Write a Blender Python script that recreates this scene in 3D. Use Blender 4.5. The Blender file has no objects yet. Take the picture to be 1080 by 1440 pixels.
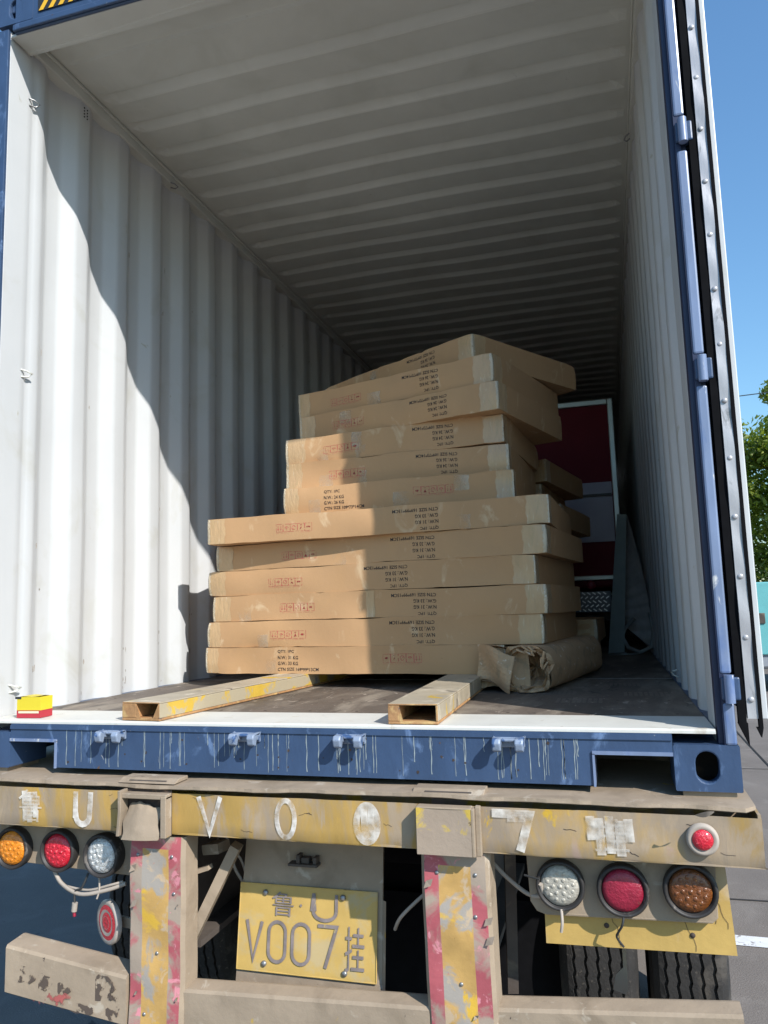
import bpy, bmesh, math, random
from mathutils import Vector, Matrix, noise as mnoise
rad = math.radians
C = bpy.context.scene.collection
S = bpy.context.scene
ZB = 1.3            # underside of the container above the ground (metres); builders use heights measured from there

# ------------------------------------------------------------------ camera
def cam_axes(yaw, pitch, roll):
    cy, sy, cp, sp = math.cos(yaw), math.sin(yaw), math.cos(pitch), math.sin(pitch)
    f = Vector((-sy*cp, cy*cp, sp)); r = Vector((cy, sy, 0)); u = r.cross(f)
    cr, sr = math.cos(roll), math.sin(roll)
    return cr*r + sr*u, -sr*r + cr*u, f
cd = bpy.data.cameras.new('camera'); cam = bpy.data.objects.new('camera', cd); C.objects.link(cam)
_r, _u, _f = cam_axes(0.2814, 0.1259, -0.0299)
M4 = Matrix((( _r.x, _u.x, -_f.x, 0.9212), (_r.y, _u.y, -_f.y, -2.2017), (_r.z, _u.z, -_f.z, 0.4943+ZB), (0, 0, 0, 1)))
cam.matrix_world = M4
cd.sensor_fit = 'HORIZONTAL'; cd.sensor_width = 36; cd.lens = 1075.2/1080*36
cd.clip_start = 0.05; cd.clip_end = 2000
S.camera = cam

# ------------------------------------------------------------------ sky, sun, exposure
SUN = Vector((1.27, -1.0, 1.24)).normalized()      # towards the sun
w = bpy.data.worlds.new('World'); S.world = w; w.use_nodes = True
nt = w.node_tree; bg = nt.nodes['Background']
sky = nt.nodes.new('ShaderNodeTexSky'); sky.sky_type = 'NISHITA'; sky.sun_disc = False
sky.sun_elevation = math.asin(SUN.z); sky.sun_rotation = math.atan2(SUN.x, SUN.y)
sky.air_density = 1.5; sky.dust_density = 0.5; sky.ozone_density = 6.0
tint = nt.nodes.new('ShaderNodeMix'); tint.data_type = 'RGBA'; tint.blend_type = 'MULTIPLY'; tint.inputs['Factor'].default_value = 1.0; tint.inputs[7].default_value = (.83, 1.0, 1.07, 1)
nt.links.new(sky.outputs[0], tint.inputs[6]); nt.links.new(tint.outputs[2], bg.inputs[0]); bg.inputs[1].default_value = 0.145
sl = bpy.data.lights.new('sun', 'SUN'); sl.energy = 4.8; sl.angle = rad(0.53); sl.color = (1.0, 0.965, 0.91)
so = bpy.data.objects.new('sun', sl); C.objects.link(so); so.location = (20, -17, 25)
so.rotation_euler = (-SUN).to_track_quat('-Z', 'Y').to_euler()
vs = S.view_settings; vs.view_transform = 'Standard'; vs.look = 'None'; vs.gamma = 1.0; vs.exposure = 0.36
S.cycles.max_bounces = 12; S.cycles.diffuse_bounces = 6

# ------------------------------------------------------------------ materials
MATS = {}
def mk(name, col, rough=0.6, metal=0.0, var=0.12, vscale=6.0, patches=(), bump=0.0, bscale=40.0, spec=0.5, stretch=(1, 1, 1), clear=0.0, bias=None):
    """principled material: base colour with soft noise variation and overlaid patches
    patches: (colour, noise scale, threshold, softness[, roughness])"""
    m = bpy.data.materials.new(name); m.use_nodes = True; t = m.node_tree; N = t.nodes; L = t.links
    b = N['Principled BSDF']; b.inputs['Roughness'].default_value = rough; b.inputs['Metallic'].default_value = metal
    b.inputs['Specular IOR Level'].default_value = spec
    if clear: b.inputs['Coat Weight'].default_value = clear; b.inputs['Coat Roughness'].default_value = 0.15
    geo = N.new('ShaderNodeNewGeometry'); mp = N.new('ShaderNodeMapping'); mp.inputs['Scale'].default_value = stretch
    L.new(geo.outputs['Position'], mp.inputs['Vector'])
    def ns(scale, detail=6, dist=0.0, off=0.0):
        n = N.new('ShaderNodeTexNoise'); n.inputs['Scale'].default_value = scale; n.inputs['Detail'].default_value = detail
        n.inputs['Roughness'].default_value = 0.6; n.inputs['Distortion'].default_value = dist
        if off:
            a = N.new('ShaderNodeVectorMath'); a.operation = 'ADD'; a.inputs[1].default_value = (off, off*1.7, off*0.6)
            L.new(mp.outputs[0], a.inputs[0]); L.new(a.outputs[0], n.inputs['Vector'])
        else: L.new(mp.outputs[0], n.inputs['Vector'])
        return n
    def mix(fac, a, bb):
        x = N.new('ShaderNodeMix'); x.data_type = 'RGBA'
        if isinstance(fac, float): x.inputs['Factor'].default_value = fac
        else: L.new(fac, x.inputs['Factor'])
        for i, v in ((6, a), (7, bb)):
            if isinstance(v, tuple): x.inputs[i].default_value = (*v, 1)
            else: L.new(v, x.inputs[i])
        return x.outputs[2]
    n0 = ns(vscale); lo = tuple(c*(1-var) for c in col); hi = tuple(min(1, c*(1+var)) for c in col)
    mr = N.new('ShaderNodeMapRange'); mr.inputs[1].default_value = 0.3; mr.inputs[2].default_value = 0.7
    L.new(n0.outputs[0], mr.inputs[0]); cur = mix(mr.outputs[0], lo, hi)
    for k, pt in enumerate(patches):
        n = ns(pt[1], 9, 0.6, 3.1+5.3*k)
        r = N.new('ShaderNodeMapRange'); r.inputs[1].default_value = pt[2]; r.inputs[2].default_value = pt[2]+pt[3]
        src = n.outputs[0]
        if bias and k == 0:                                             # dust lies thicker along some stretches of the beam
            sx = N.new('ShaderNodeSeparateXYZ'); L.new(geo.outputs['Position'], sx.inputs[0])
            mx_ = N.new('ShaderNodeMapRange'); mx_.inputs[1].default_value = -1.25; mx_.inputs[2].default_value = 1.25; L.new(sx.outputs[0], mx_.inputs[0])
            cr_ = N.new('ShaderNodeValToRGB'); L.new(mx_.outputs[0], cr_.inputs[0]); els = cr_.color_ramp.elements
            while len(els) < len(bias): els.new(.5)
            for e_, (xx, vv) in zip(els, bias): e_.position = (xx+1.25)/2.5; e_.color = (vv, vv, vv, 1)
            ad = N.new('ShaderNodeMath'); ad.operation = 'MULTIPLY_ADD'; L.new(cr_.outputs[0], ad.inputs[0]); ad.inputs[1].default_value = .4; L.new(src, ad.inputs[2])
            sb = N.new('ShaderNodeMath'); sb.operation = 'SUBTRACT'; L.new(ad.outputs[0], sb.inputs[0]); sb.inputs[1].default_value = .2; src = sb.outputs[0]
        L.new(src, r.inputs[0]); cur = mix(r.outputs[0], cur, pt[0])
    L.new(cur, b.inputs['Base Color'])
    if bump:
        nb = ns(bscale, 8); bp = N.new('ShaderNodeBump'); bp.inputs['Strength'].default_value = bump; bp.inputs['Distance'].default_value = 0.01
        L.new(nb.outputs[0], bp.inputs['Height']); L.new(bp.outputs[0], b.inputs['Normal'])
    MATS[name] = m; return m
def worn(name, col, thr=0.5, soft=0.1, scale=30.0, rough=0.7):
    """faded paint or ink: covers only part of what lies beneath"""
    m = mk(name, col, rough, var=0.08); t = m.node_tree; N = t.nodes; L = t.links
    b = N['Principled BSDF']; n = N.new('ShaderNodeTexNoise'); n.inputs['Scale'].default_value = scale; n.inputs['Detail'].default_value = 8
    g = N.new('ShaderNodeNewGeometry'); L.new(g.outputs['Position'], n.inputs['Vector'])
    r = N.new('ShaderNodeMapRange'); r.inputs[1].default_value = thr; r.inputs[2].default_value = thr+soft
    L.new(n.outputs[0], r.inputs[0]); L.new(r.outputs[0], b.inputs['Alpha']); return m
DUST = (.30, .232, .165)
mk('white_paint', (.53, .54, .545), .38, var=.035, vscale=2.5, patches=[((.47, .47, .44), 3, .56, .16), ((.42, .41, .36), 9, .68, .04), ((.20, .15, .11), 60, .76, .02)], bump=.05, bscale=6)
mk('scuff', (.30, .27, .24), .7, var=.4, vscale=30)
mk('grey_white_paint', (.62, .62, .56), .5, var=.07, vscale=2.0, patches=[((.55, .55, .485), 3.0, .50, .25), ((.44, .42, .36), 14, .69, .08), ((.16, .13, .10), 60, .75, .03)], bump=.05, bscale=7)
mk('blue_paint', (.036, .068, .138), .42, var=.16, vscale=9, patches=[((.12, .19, .33), 16, .6, .12), ((.30, .30, .31), 60, .70, .04), ((.10, .06, .04), 26, .71, .04)], bump=.12, bscale=55, stretch=(1, 1, .5))
mk('pale_lit_blue_paint', (.17, .22, .34), .33, var=.14, vscale=14, patches=[((.10, .16, .32), 9, .53, .1), ((.55, .55, .55), 40, .62, .06)], bump=.08, bscale=30, stretch=(1, 1, .3))  # paler copy of the blue, sunlit look put into lips and hinge pins
mk('shaded_blue_paint', (.010, .018, .055), .5, var=.15)  # darker copy of the blue, shade painted into the right post
mk('keeper_paint', (.22, .27, .36), .4, var=.1, vscale=20, patches=[((.05, .10, .22), 22, .52, .06)], bump=.2, bscale=50)
mk('drip_paint', (.27, .31, .32), .5, var=.1, vscale=30)
mk('sill_white', (.60, .59, .54), .5, var=.06, vscale=8, patches=[((.45, .40, .33), 9, .60, .1), ((.33, .27, .2), 45, .68, .05)], bump=.06)
mk('black_rubber', (.005, .005, .006), .9, spec=.1, var=.3, vscale=20)
mk('dusty_rubber', (.028, .025, .024), .55, var=.3, vscale=20, patches=[((.16, .135, .115), 16, .60, .10)])
mk('strip_metal', (.42, .41, .42), .42, .35, var=.14, vscale=12, patches=[((.2, .2, .2), 22, .62, .08)], bump=.12, bscale=22, stretch=(1, 1, .35))
mk('rivet_metal', (.3, .3, .3), .4, .7)
mk('hazard_yellow', (.75, .42, .02), .5); mk('hazard_black', (.02, .02, .02), .5)
mk('plywood', (.115, .092, .074), .62, var=.3, vscale=5, patches=[((.25, .21, .165), 4, .50, .14), ((.33, .28, .23), 30, .62, .05), ((.05, .042, .035), 11, .6, .08)], bump=.3, bscale=60, stretch=(1, .35, 1))
mk('floor_scrape', (.27, .23, .19), .7, var=.3, vscale=30)
mk('rust_and_shade_dark', (.05, .035, .028), .8, var=.3, patches=[((.13, .075, .045), 12, .55, .1)])  # rust colour, also the painted shade inside the torn bracket
mk('dusty_yellow', (.41, .255, .07), .62, var=.12, vscale=9, bias=[(-1.2, .42), (-.9, .45), (-.6, .50), (-.25, .36), (.3, .34), (.5, .45), (.62, .50), (1.1, .52)], patches=[(DUST, 6.0, .43, .16), ((.36, .27, .18), 13, .53, .09), ((.37, .25, .21), 5, .60, .05), ((.52, .32, .03), 7, .62, .03), ((.05, .035, .03), 34, .735, .02)], bump=.14, bscale=28, stretch=(1, 1, .4))
mk('dusty_yellow_bright', (.47, .31, .09), .6, var=.1, vscale=9, patches=[((.47, .35, .2), 5, .50, .1), ((.12, .08, .05), 38, .72, .02)], bump=.14, bscale=28)
mk('dust_steel', DUST, .8, var=.14, vscale=7, patches=[((.235, .18, .125), 5, .52, .12), ((.40, .335, .26), 14, .60, .08), ((.44, .29, .05), 8, .68, .03), ((.07, .05, .04), 30, .70, .03)], bump=.22, bscale=24)
mk('dust_pink', (.33, .255, .19), .75, var=.1, vscale=7, patches=[((.52, .36, .06), 9, .55, .05), ((.10, .065, .05), 24, .70, .03)], bump=.22, bscale=24)
mk('tape_red', (.40, .095, .11), .5, var=.15, vscale=12, patches=[((.34, .27, .21), 7, .455, .09), ((.62, .24, .27), 22, .58, .05), ((.05, .03, .03), 40, .72, .02)], bump=.12, bscale=40)
mk('tape_yellow', (.48, .29, .095), .5, var=.18, vscale=12, patches=[((.34, .30, .26), 5.0, .515, .04), ((.62, .38, .05), 8, .56, .05), ((.50, .37, .24), 14, .58, .06), ((.45, .2, .16), 26, .68, .03), ((.05, .03, .03), 40, .73, .02)], bump=.12, bscale=40)
mk('plate_yellow', (.50, .33, .095), .5, var=.07, vscale=14, patches=[((.45, .34, .17), 9, .52, .12), ((.78, .56, .0), 7, .70, .02)], bump=.05, bscale=60)
mk('plate_ink', (.20, .165, .16), .6, var=.25, vscale=30, patches=[((.34, .27, .15), 40, .62, .04)])
mk('chassis_dark', (.075, .06, .05), .8, var=.3, vscale=6, patches=[((.16, .125, .09), 7, .55, .1)], bump=.2)
mk('tyre_rubber', (.022, .020, .019), .85, var=.25, vscale=9, patches=[((.065, .056, .047), 8, .54, .12), ((.07, .06, .05), 60, .62, .05)], bump=.35, bscale=70)
mk('rim_steel', (.32, .29, .25), .6, .3, var=.2)
mk('cable_grey', (.36, .31, .26), .7, var=.2); mk('cable_black', (.03, .03, .03), .6)
mk('lens_red', (.55, .012, .03), .2, var=.15, vscale=60, patches=[((.85, .12, .14), 150, .60, .05)], bump=.5, bscale=150, clear=.6)
mk('lens_red_dusty', (.27, .012, .035), .35, var=.2, vscale=40, patches=[((.20, .05, .05), 18, .60, .1)], bump=.4, bscale=150, clear=.3)
mk('lens_amber', (.70, .22, .01), .2, var=.25, vscale=60, patches=[((.95, .55, .12), 110, .62, .05)], bump=.5, bscale=150, clear=.6)
mk('lens_amber_dark', (.15, .045, .008), .25, var=.3, vscale=60, patches=[((.65, .25, .05), 90, .64, .04)], bump=.5, bscale=150, clear=.5)
mk('lens_clear', (.60, .60, .58), .15, .35, var=.25, vscale=70, patches=[((.95, .95, .95), 120, .6, .05), ((.2, .2, .2), 90, .62, .04)], bump=.6, bscale=160, clear=.6)
mk('lens_clear_dusty', (.42, .39, .33), .35, .2, var=.2, vscale=60, bump=.4, bscale=120)
mk('reflector_pale', (.40, .35, .31), .4, var=.15, vscale=30)
mk('cardboard', (.46, .275, .14), .78, var=.05, vscale=4, patches=[((.48, .285, .14), 3, .52, .14), ((.57, .40, .24), 11, .60, .1), ((.38, .23, .12), 26, .71, .04)], bump=.08, bscale=60, spec=.2, stretch=(1, 1, .6))
mk('cardboard_worn', (.47, .305, .175), .75, var=.10, vscale=8, patches=[((.36, .25, .15), 12, .55, .08), ((.60, .48, .36), 28, .62, .04)], bump=.4, bscale=30, spec=.25)
WF = 1
mk('clear_tape', (.49, .32, .165), .30, var=.07, vscale=18, patches=[((.55, .42, .27), 26, .60, .08), ((.44, .30, .15), 20, .58, .08)], bump=.4, bscale=45, clear=.35, stretch=(2.2, 2.2, .5))
m_ = worn('tape_film', (.58, .47, .33), .42, .45, 9, .22)
mk('crinkled_tape', (.54, .44, .30), .2, var=.15, vscale=30, patches=[((.74, .69, .58), 50, .60, .05), ((.40, .30, .18), 30, .58, .05)], bump=.9, bscale=60, clear=.6, stretch=(2.2, 2.2, .5))
worn('grime', (.09, .065, .05), .49, .06, 38)
worn('red_remnant', (.36, .09, .08), .50, .08, 30)
worn('black_ink', (.022, .015, .013), .10, .14, 200)
worn('red_ink', (.50, .09, .08), .38, .16, 130)
worn('dark_red_ink', (.30, .03, .03), .40, .14, 150)
worn('faded_white_paint', (.70, .65, .59), .30, .34, 26)
worn('blotchy_white_paint', (.66, .61, .54), .32, .36, 24)
mk('bare_steel_beam', (.40, .34, .25), .5, .1, var=.14, vscale=7, patches=[((.60, .52, .40), 10, .55, .1), ((.55, .35, .03), 5.0, .60, .04), ((.19, .16, .13), 9, .61, .05)], bump=.15, bscale=30)
mk('beam_yellow', (.52, .34, .05), .5, var=.12, vscale=9, patches=[((.38, .32, .22), 7, .46, .05), ((.22, .22, .24), 9, .62, .04)], bump=.15, bscale=30)
mk('beam_rust', (.36, .19, .08), .8, var=.25, vscale=16, patches=[((.50, .32, .13), 20, .52, .1), ((.14, .10, .08), 30, .64, .05)], bump=.3, bscale=60)
mk('beam_inside', (.08, .06, .05), .85, var=.2)
mk('machine_red', (.12, .004, .013), .55, var=.08, spec=.15)
mk('machine_trim', (.36, .38, .37), .35, .6, var=.1)
mk('machine_panel', (.30, .28, .34), .5, .1, var=.08)
mk('diamond_plate', (.42, .42, .46), .3, .85, var=.15, vscale=20)
mk('tread_base', (.10, .10, .115), .5, .7)
mk('dull_grey_green', (.17, .20, .19), .6, var=.15)
mk('mat_grey', (.40, .38, .37), .85, var=.2, vscale=10)
mk('strap_grey', (.22, .23, .22), .8)
mk('pack_yellow', (.66, .52, .03), .45, var=.05); mk('pack_red', (.42, .03, .045), .45, var=.05); mk('pack_dark', (.03, .03, .03), .5)
mk('pack_cream', (.75, .68, .45), .5)
mk('asphalt', (.165, .142, .125), .92, var=.16, vscale=1.2, patches=[((.20, .175, .155), 2.2, .54, .12), ((.25, .22, .20), 95, .64, .04), ((.05, .047, .047), 3.5, .66, .05), ((.05, .045, .045), 70, .68, .04)], bump=.5, bscale=110)
mk('joint_dark', (.03, .027, .026), .95); mk('line_white', (.66, .66, .66), .7, var=.1, vscale=12, patches=[((.2, .18, .17), 25, .6, .06)])
mk('teal_paint', (.13, .40, .41), .45, var=.06); mk('skirt_grey', (.24, .26, .29), .6, var=.1); mk('glass_dark', (.02, .025, .03), .1)
mk('bark', (.12, .085, .06), .9, var=.25, vscale=12, bump=.5)
mk('pole_grey', (.38, .37, .35), .8)

def leafmat(name, a, b):
    m = mk(name, a, .55, var=.2, vscale=.6, patches=[(b, 1.3, .5, .1)]); t = m.node_tree; p = t.nodes['Principled BSDF']
    tr = t.nodes.new('ShaderNodeBsdfTranslucent'); tr.inputs[0].default_value = (b[0]*1.6, b[1]*1.7, b[2]*.8, 1)
    mx = t.nodes.new('ShaderNodeMixShader'); mx.inputs[0].default_value = .35
    t.links.new(p.outputs[0], mx.inputs[1]); t.links.new(tr.outputs[0], mx.inputs[2])
    t.links.new(mx.outputs[0], t.nodes['Material Output'].inputs[0]); return m
leafmat('leaf', (.11, .155, .02), (.24, .28, .03))

# ------------------------------------------------------------------ mesh builder
class MB:
    def __init__(s): s.v = []; s.f = []; s.m = []; s.sm = []
    def add(s, vs, fs, m=0, smooth=False):
        o = len(s.v); s.v += [Vector(p) for p in vs]
        for f in fs: s.f.append([i+o for i in f]); s.m.append(m); s.sm.append(smooth)
        return s
    def box(s, x0, x1, y0, y1, z0, z1, m=0, skip=()):
        v = [(x, y, z) for x in (x0, x1) for y in (y0, y1) for z in (z0, z1)]
        F = {'l': (0, 1, 3, 2), 'r': (4, 6, 7, 5), 'f': (0, 4, 5, 1), 'b': (2, 3, 7, 6), 'd': (0, 2, 6, 4), 'u': (1, 5, 7, 3)}
        return s.add(v, [F[k] for k in F if k not in skip], m)
    def obox(s, c, ax, h, m=0):
        c = Vector(c); v = []
        for i in (-1, 1):
            for j in (-1, 1):
                for k in (-1, 1): v.append(c + ax[0]*h[0]*i + ax[1]*h[1]*j + ax[2]*h[2]*k)
        return s.add(v, [(0, 1, 3, 2), (4, 6, 7, 5), (0, 4, 5, 1), (2, 3, 7, 6), (0, 2, 6, 4), (1, 5, 7, 3)], m)
    def bar(s, a, b, wd, ht, m=0, up=(0, 0, 1)):
        a, b = Vector(a), Vector(b); d = (b-a); L = d.length; d.normalize(); u = Vector(up)
        r = d.cross(u).normalized(); u = r.cross(d)
        return s.obox((a+b)/2, (d, r, u), (L/2, wd/2, ht/2), m)
    def prism(s, poly, axis, a, b, m=0, mcap=None):
        """poly in the two other axes (x,z for 'y'; y,z for 'x'; x,y for 'z')"""
        P = {'y': lambda p, t: (p[0], t, p[1]), 'x': lambda p, t: (t, p[0], p[1]), 'z': lambda p, t: (p[0], p[1], t)}[axis]
        n = len(poly); v = [P(p, a) for p in poly]+[P(p, b) for p in poly]
        s.add(v, [(i, (i+1) % n, (i+1) % n+n, i+n) for i in range(n)], m)
        s.add(v, [tuple(range(n))[::-1], tuple(range(n, 2*n))], m if mcap is None else mcap); return s
    def tube(s, pts, r, n=8, m=0, cap=True, smooth=True):
        pts = [Vector(p) for p in pts]; K = len(pts); rs = r if isinstance(r, (list, tuple)) else [r]*K; vs = []; ref = None
        for i, p in enumerate(pts):
            d = (pts[min(i+1, K-1)]-pts[max(i-1, 0)]).normalized()
            if ref is None: ref = d.orthogonal().normalized()
            ref = (ref - d*ref.dot(d)).normalized(); q = d.cross(ref)
            for k in range(n):
                a = 2*math.pi*k/n; vs.append(p + (ref*math.cos(a)+q*math.sin(a))*rs[i])
        fs = [(i*n+k, i*n+(k+1) % n, (i+1)*n+(k+1) % n, (i+1)*n+k) for i in range(K-1) for k in range(n)]
        s.add(vs, fs, m, smooth)
        if cap: s.add(vs, [tuple(range(n))[::-1], tuple(range((K-1)*n, K*n))], m)
        return s
    def lathe(s, prof, c, ax, n=32, m=0, ms=None, smooth=True, wob=None):
        """prof: list of (radius, along); closed start/end when radius 0"""
        c = Vector(c); ax = Vector(ax).normalized(); e1 = ax.orthogonal().normalized(); e2 = ax.cross(e1); vs = []
        for j, (r, t) in enumerate(prof):
            for k in range(n):
                a = 2*math.pi*k/n; tt = t + (wob(j, a) if wob else 0)
                vs.append(c + ax*tt + (e1*math.cos(a)+e2*math.sin(a))*r)
        for j in range(len(prof)-1):
            s.add(vs if j == 0 else [], [], 0)
        o = len(s.v)-len(vs) if len(prof) > 1 else len(s.v)
        for j in range(len(prof)-1):
            for k in range(n):
                s.f.append([o+j*n+k, o+j*n+(k+1) % n, o+(j+1)*n+(k+1) % n, o+(j+1)*n+k]); s.m.append(ms[j] if ms else m); s.sm.append(smooth)
        return s
    def sheet(s, P, nu, nv, m=0, smooth=True):
        """grid of points P(i/nu, j/nv)"""
        vs = [P(i/nu, j/nv) for i in range(nu+1) for j in range(nv+1)]
        return s.add(vs, [(i*(nv+1)+j, (i+1)*(nv+1)+j, (i+1)*(nv+1)+j+1, i*(nv+1)+j+1) for i in range(nu) for j in range(nv)], m, smooth)
def link(name, mb, mats, parent=None, origin=None, bevel=0.0, seg=2, zb=ZB, clean=False):
    """one mesh object; mb is in container heights (zb is added)"""
    if isinstance(mats, str): mats = (mats,)
    o = bpy.data.objects.new(name, bpy.data.meshes.new(name)); C.objects.link(o)
    if parent is not None: org = Vector(parent['_o'])
    else: org = Vector(origin) + Vector((0, 0, zb)) if origin is not None else Vector((0, 0, 0))
    me = o.data; me.from_pydata([tuple(v + Vector((0, 0, zb)) - org) for v in mb.v], [], mb.f)
    for mn in mats: me.materials.append(MATS[mn])
    for p, mi, sm in zip(me.polygons, mb.m, mb.sm): p.material_index = mi; p.use_smooth = sm
    if clean or bevel:
        bm = bmesh.new(); bm.from_mesh(me); bmesh.ops.remove_doubles(bm, verts=bm.verts, dist=1e-5); bmesh.ops.recalc_face_normals(bm, faces=bm.faces); bm.to_mesh(me); bm.free()
    me.update()
    if bevel:
        b = o.modifiers.new('bevel', 'BEVEL'); b.width = bevel; b.segments = seg; b.limit_method = 'ANGLE'; b.angle_limit = rad(35)
    if parent is not None: o.parent = parent
    else: o.location = org
    o['_o'] = tuple(org); return o
def thing(name, label, cat, loc=(0, 0, 0), group=None):
    o = bpy.data.objects.new(name, None); C.objects.link(o); o.empty_display_size = .1
    o.location = (loc[0], loc[1], loc[2]+ZB); o['_o'] = tuple(o.location); o['label'] = label; o['category'] = cat
    if group: o['group'] = group
    return o
def tag(o, label, cat, group=None):
    o['label'] = label; o['category'] = cat
    if group: o['group'] = group
    return o
def rnd(seed): return random.Random(seed)

# text as flat outlines --------------------------------------------------
def glyphs(txt):
    cu = bpy.data.curves.new('t', 'FONT'); cu.body = txt; cu.resolution_u = 2; cu.size = 1; cu.offset = .014 if txt.isascii() else 0
    o = bpy.data.objects.new('t', cu); C.objects.link(o); bpy.context.view_layer.update()
    me = o.evaluated_get(bpy.context.evaluated_depsgraph_get()).to_mesh()
    v = [(p.co.x, p.co.y) for p in me.vertices]; f = [list(p.vertices) for p in me.polygons]
    o.to_mesh_clear(); bpy.data.objects.remove(o); bpy.data.curves.remove(cu)
    xs = [a for a, _ in v] or [0]; ys = [b for _, b in v] or [0]
    return [(a-min(xs), b-min(ys)) for a, b in v], f, max(xs)-min(xs), max(ys)-min(ys)
def put2d(mb, g, fn, u0, v0, wd, ht, m, flip=False):
    """place 2-D glyph mesh in a (u,v) frame; fn maps (u,v) to a point"""
    v, f, W, H = g; out = []
    for a, b in v:
        uu, vv = a/W*wd, b/H*ht
        if flip: uu, vv = wd-uu, ht-vv
        out.append(fn(u0+uu, v0+vv))
    mb.add(out, f, m)
def ribbon(mb, fn, pts, wd, m):
    """flat stroke of width wd through 2-D points with mitred joints"""
    n = len(pts); cl = pts[0] == pts[-1]; L = []; Rr = []
    for i, p in enumerate(pts):
        a = pts[i-1] if i else (pts[-2] if cl else None); b = pts[i+1] if i < n-1 else (pts[1] if cl else None)
        d = Vector((0, 0))
        if a is not None: d += (Vector(p)-Vector(a)).normalized()
        if b is not None: d += (Vector(b)-Vector(p)).normalized()
        d.normalize(); nn = Vector((-d.y, d.x)); k = 1.0
        if a is not None and b is not None:
            e = (Vector(b)-Vector(p)).normalized(); k = 1/max(.5, abs(d.dot(e)))
        L.append(fn(p[0]+nn.x*wd/2*k, p[1]+nn.y*wd/2*k)); Rr.append(fn(p[0]-nn.x*wd/2*k, p[1]-nn.y*wd/2*k))
    mb.add(L+Rr, [(i, i+1, n+i+1, n+i) for i in range(n-1)], m)
def ell(cx, cy, rx, ry, a0=0, a1=360, n=28): return [(cx+rx*math.cos(rad(a0+(a1-a0)*i/n)), cy+ry*math.sin(rad(a0+(a1-a0)*i/n))) for i in range(n+1)]
def stadium(cx, cy, rx, ry, n=10):
    r = []; h = ry-rx
    for i in range(n+1): a = math.pi*i/n; r.append((cx+rx*math.cos(a), cy+h+rx*math.sin(a)))
    for i in range(n+1): a = math.pi+math.pi*i/n; r.append((cx+rx*math.cos(a), cy-h+rx*math.sin(a)))
    return r+[r[0]]

# ------------------------------------------------------------------ ground
g = MB(); g.box(-220, 220, -160, 400, -0.2, 0)
go = link('ground', g, 'asphalt', zb=0); go['kind'] = 'structure'
g = MB()
for y0, a in ((3.05, .0), (6.9, .01), (-3.4, 0)):
    pts = [(x*1.5-30, y0 + .02*math.sin(x*1.7)+.015*math.sin(x*4.1)) for x in range(60)]
    g.add([(x, y, .004) for x, y in pts]+[(x, y+.018, .004) for x, y in pts], [(i, i+1, 61+i, 60+i) for i in range(59)])
for x0 in (-5.2, 2.45, 9.5):
    pts = [(x0+.012*math.sin(k*1.3), k*1.5-20) for k in range(60)]
    g.add([(x, y, .008) for x, y in pts]+[(x+.018, y, .008) for x, y in pts], [(i, 60+i, 61+i, i+1) for i in range(59)])
jo = link('ground_joint', g, 'joint_dark', zb=0); jo['kind'] = 'structure'
g = MB(); g.add([(.9, 2.37, .004), (14, 2.2, .004), (14, 2.33, .004), (.9, 2.50, .004)], [(0, 1, 2, 3)])
lo = link('road_marking', g, 'line_white', zb=0); lo['kind'] = 'structure'

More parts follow.
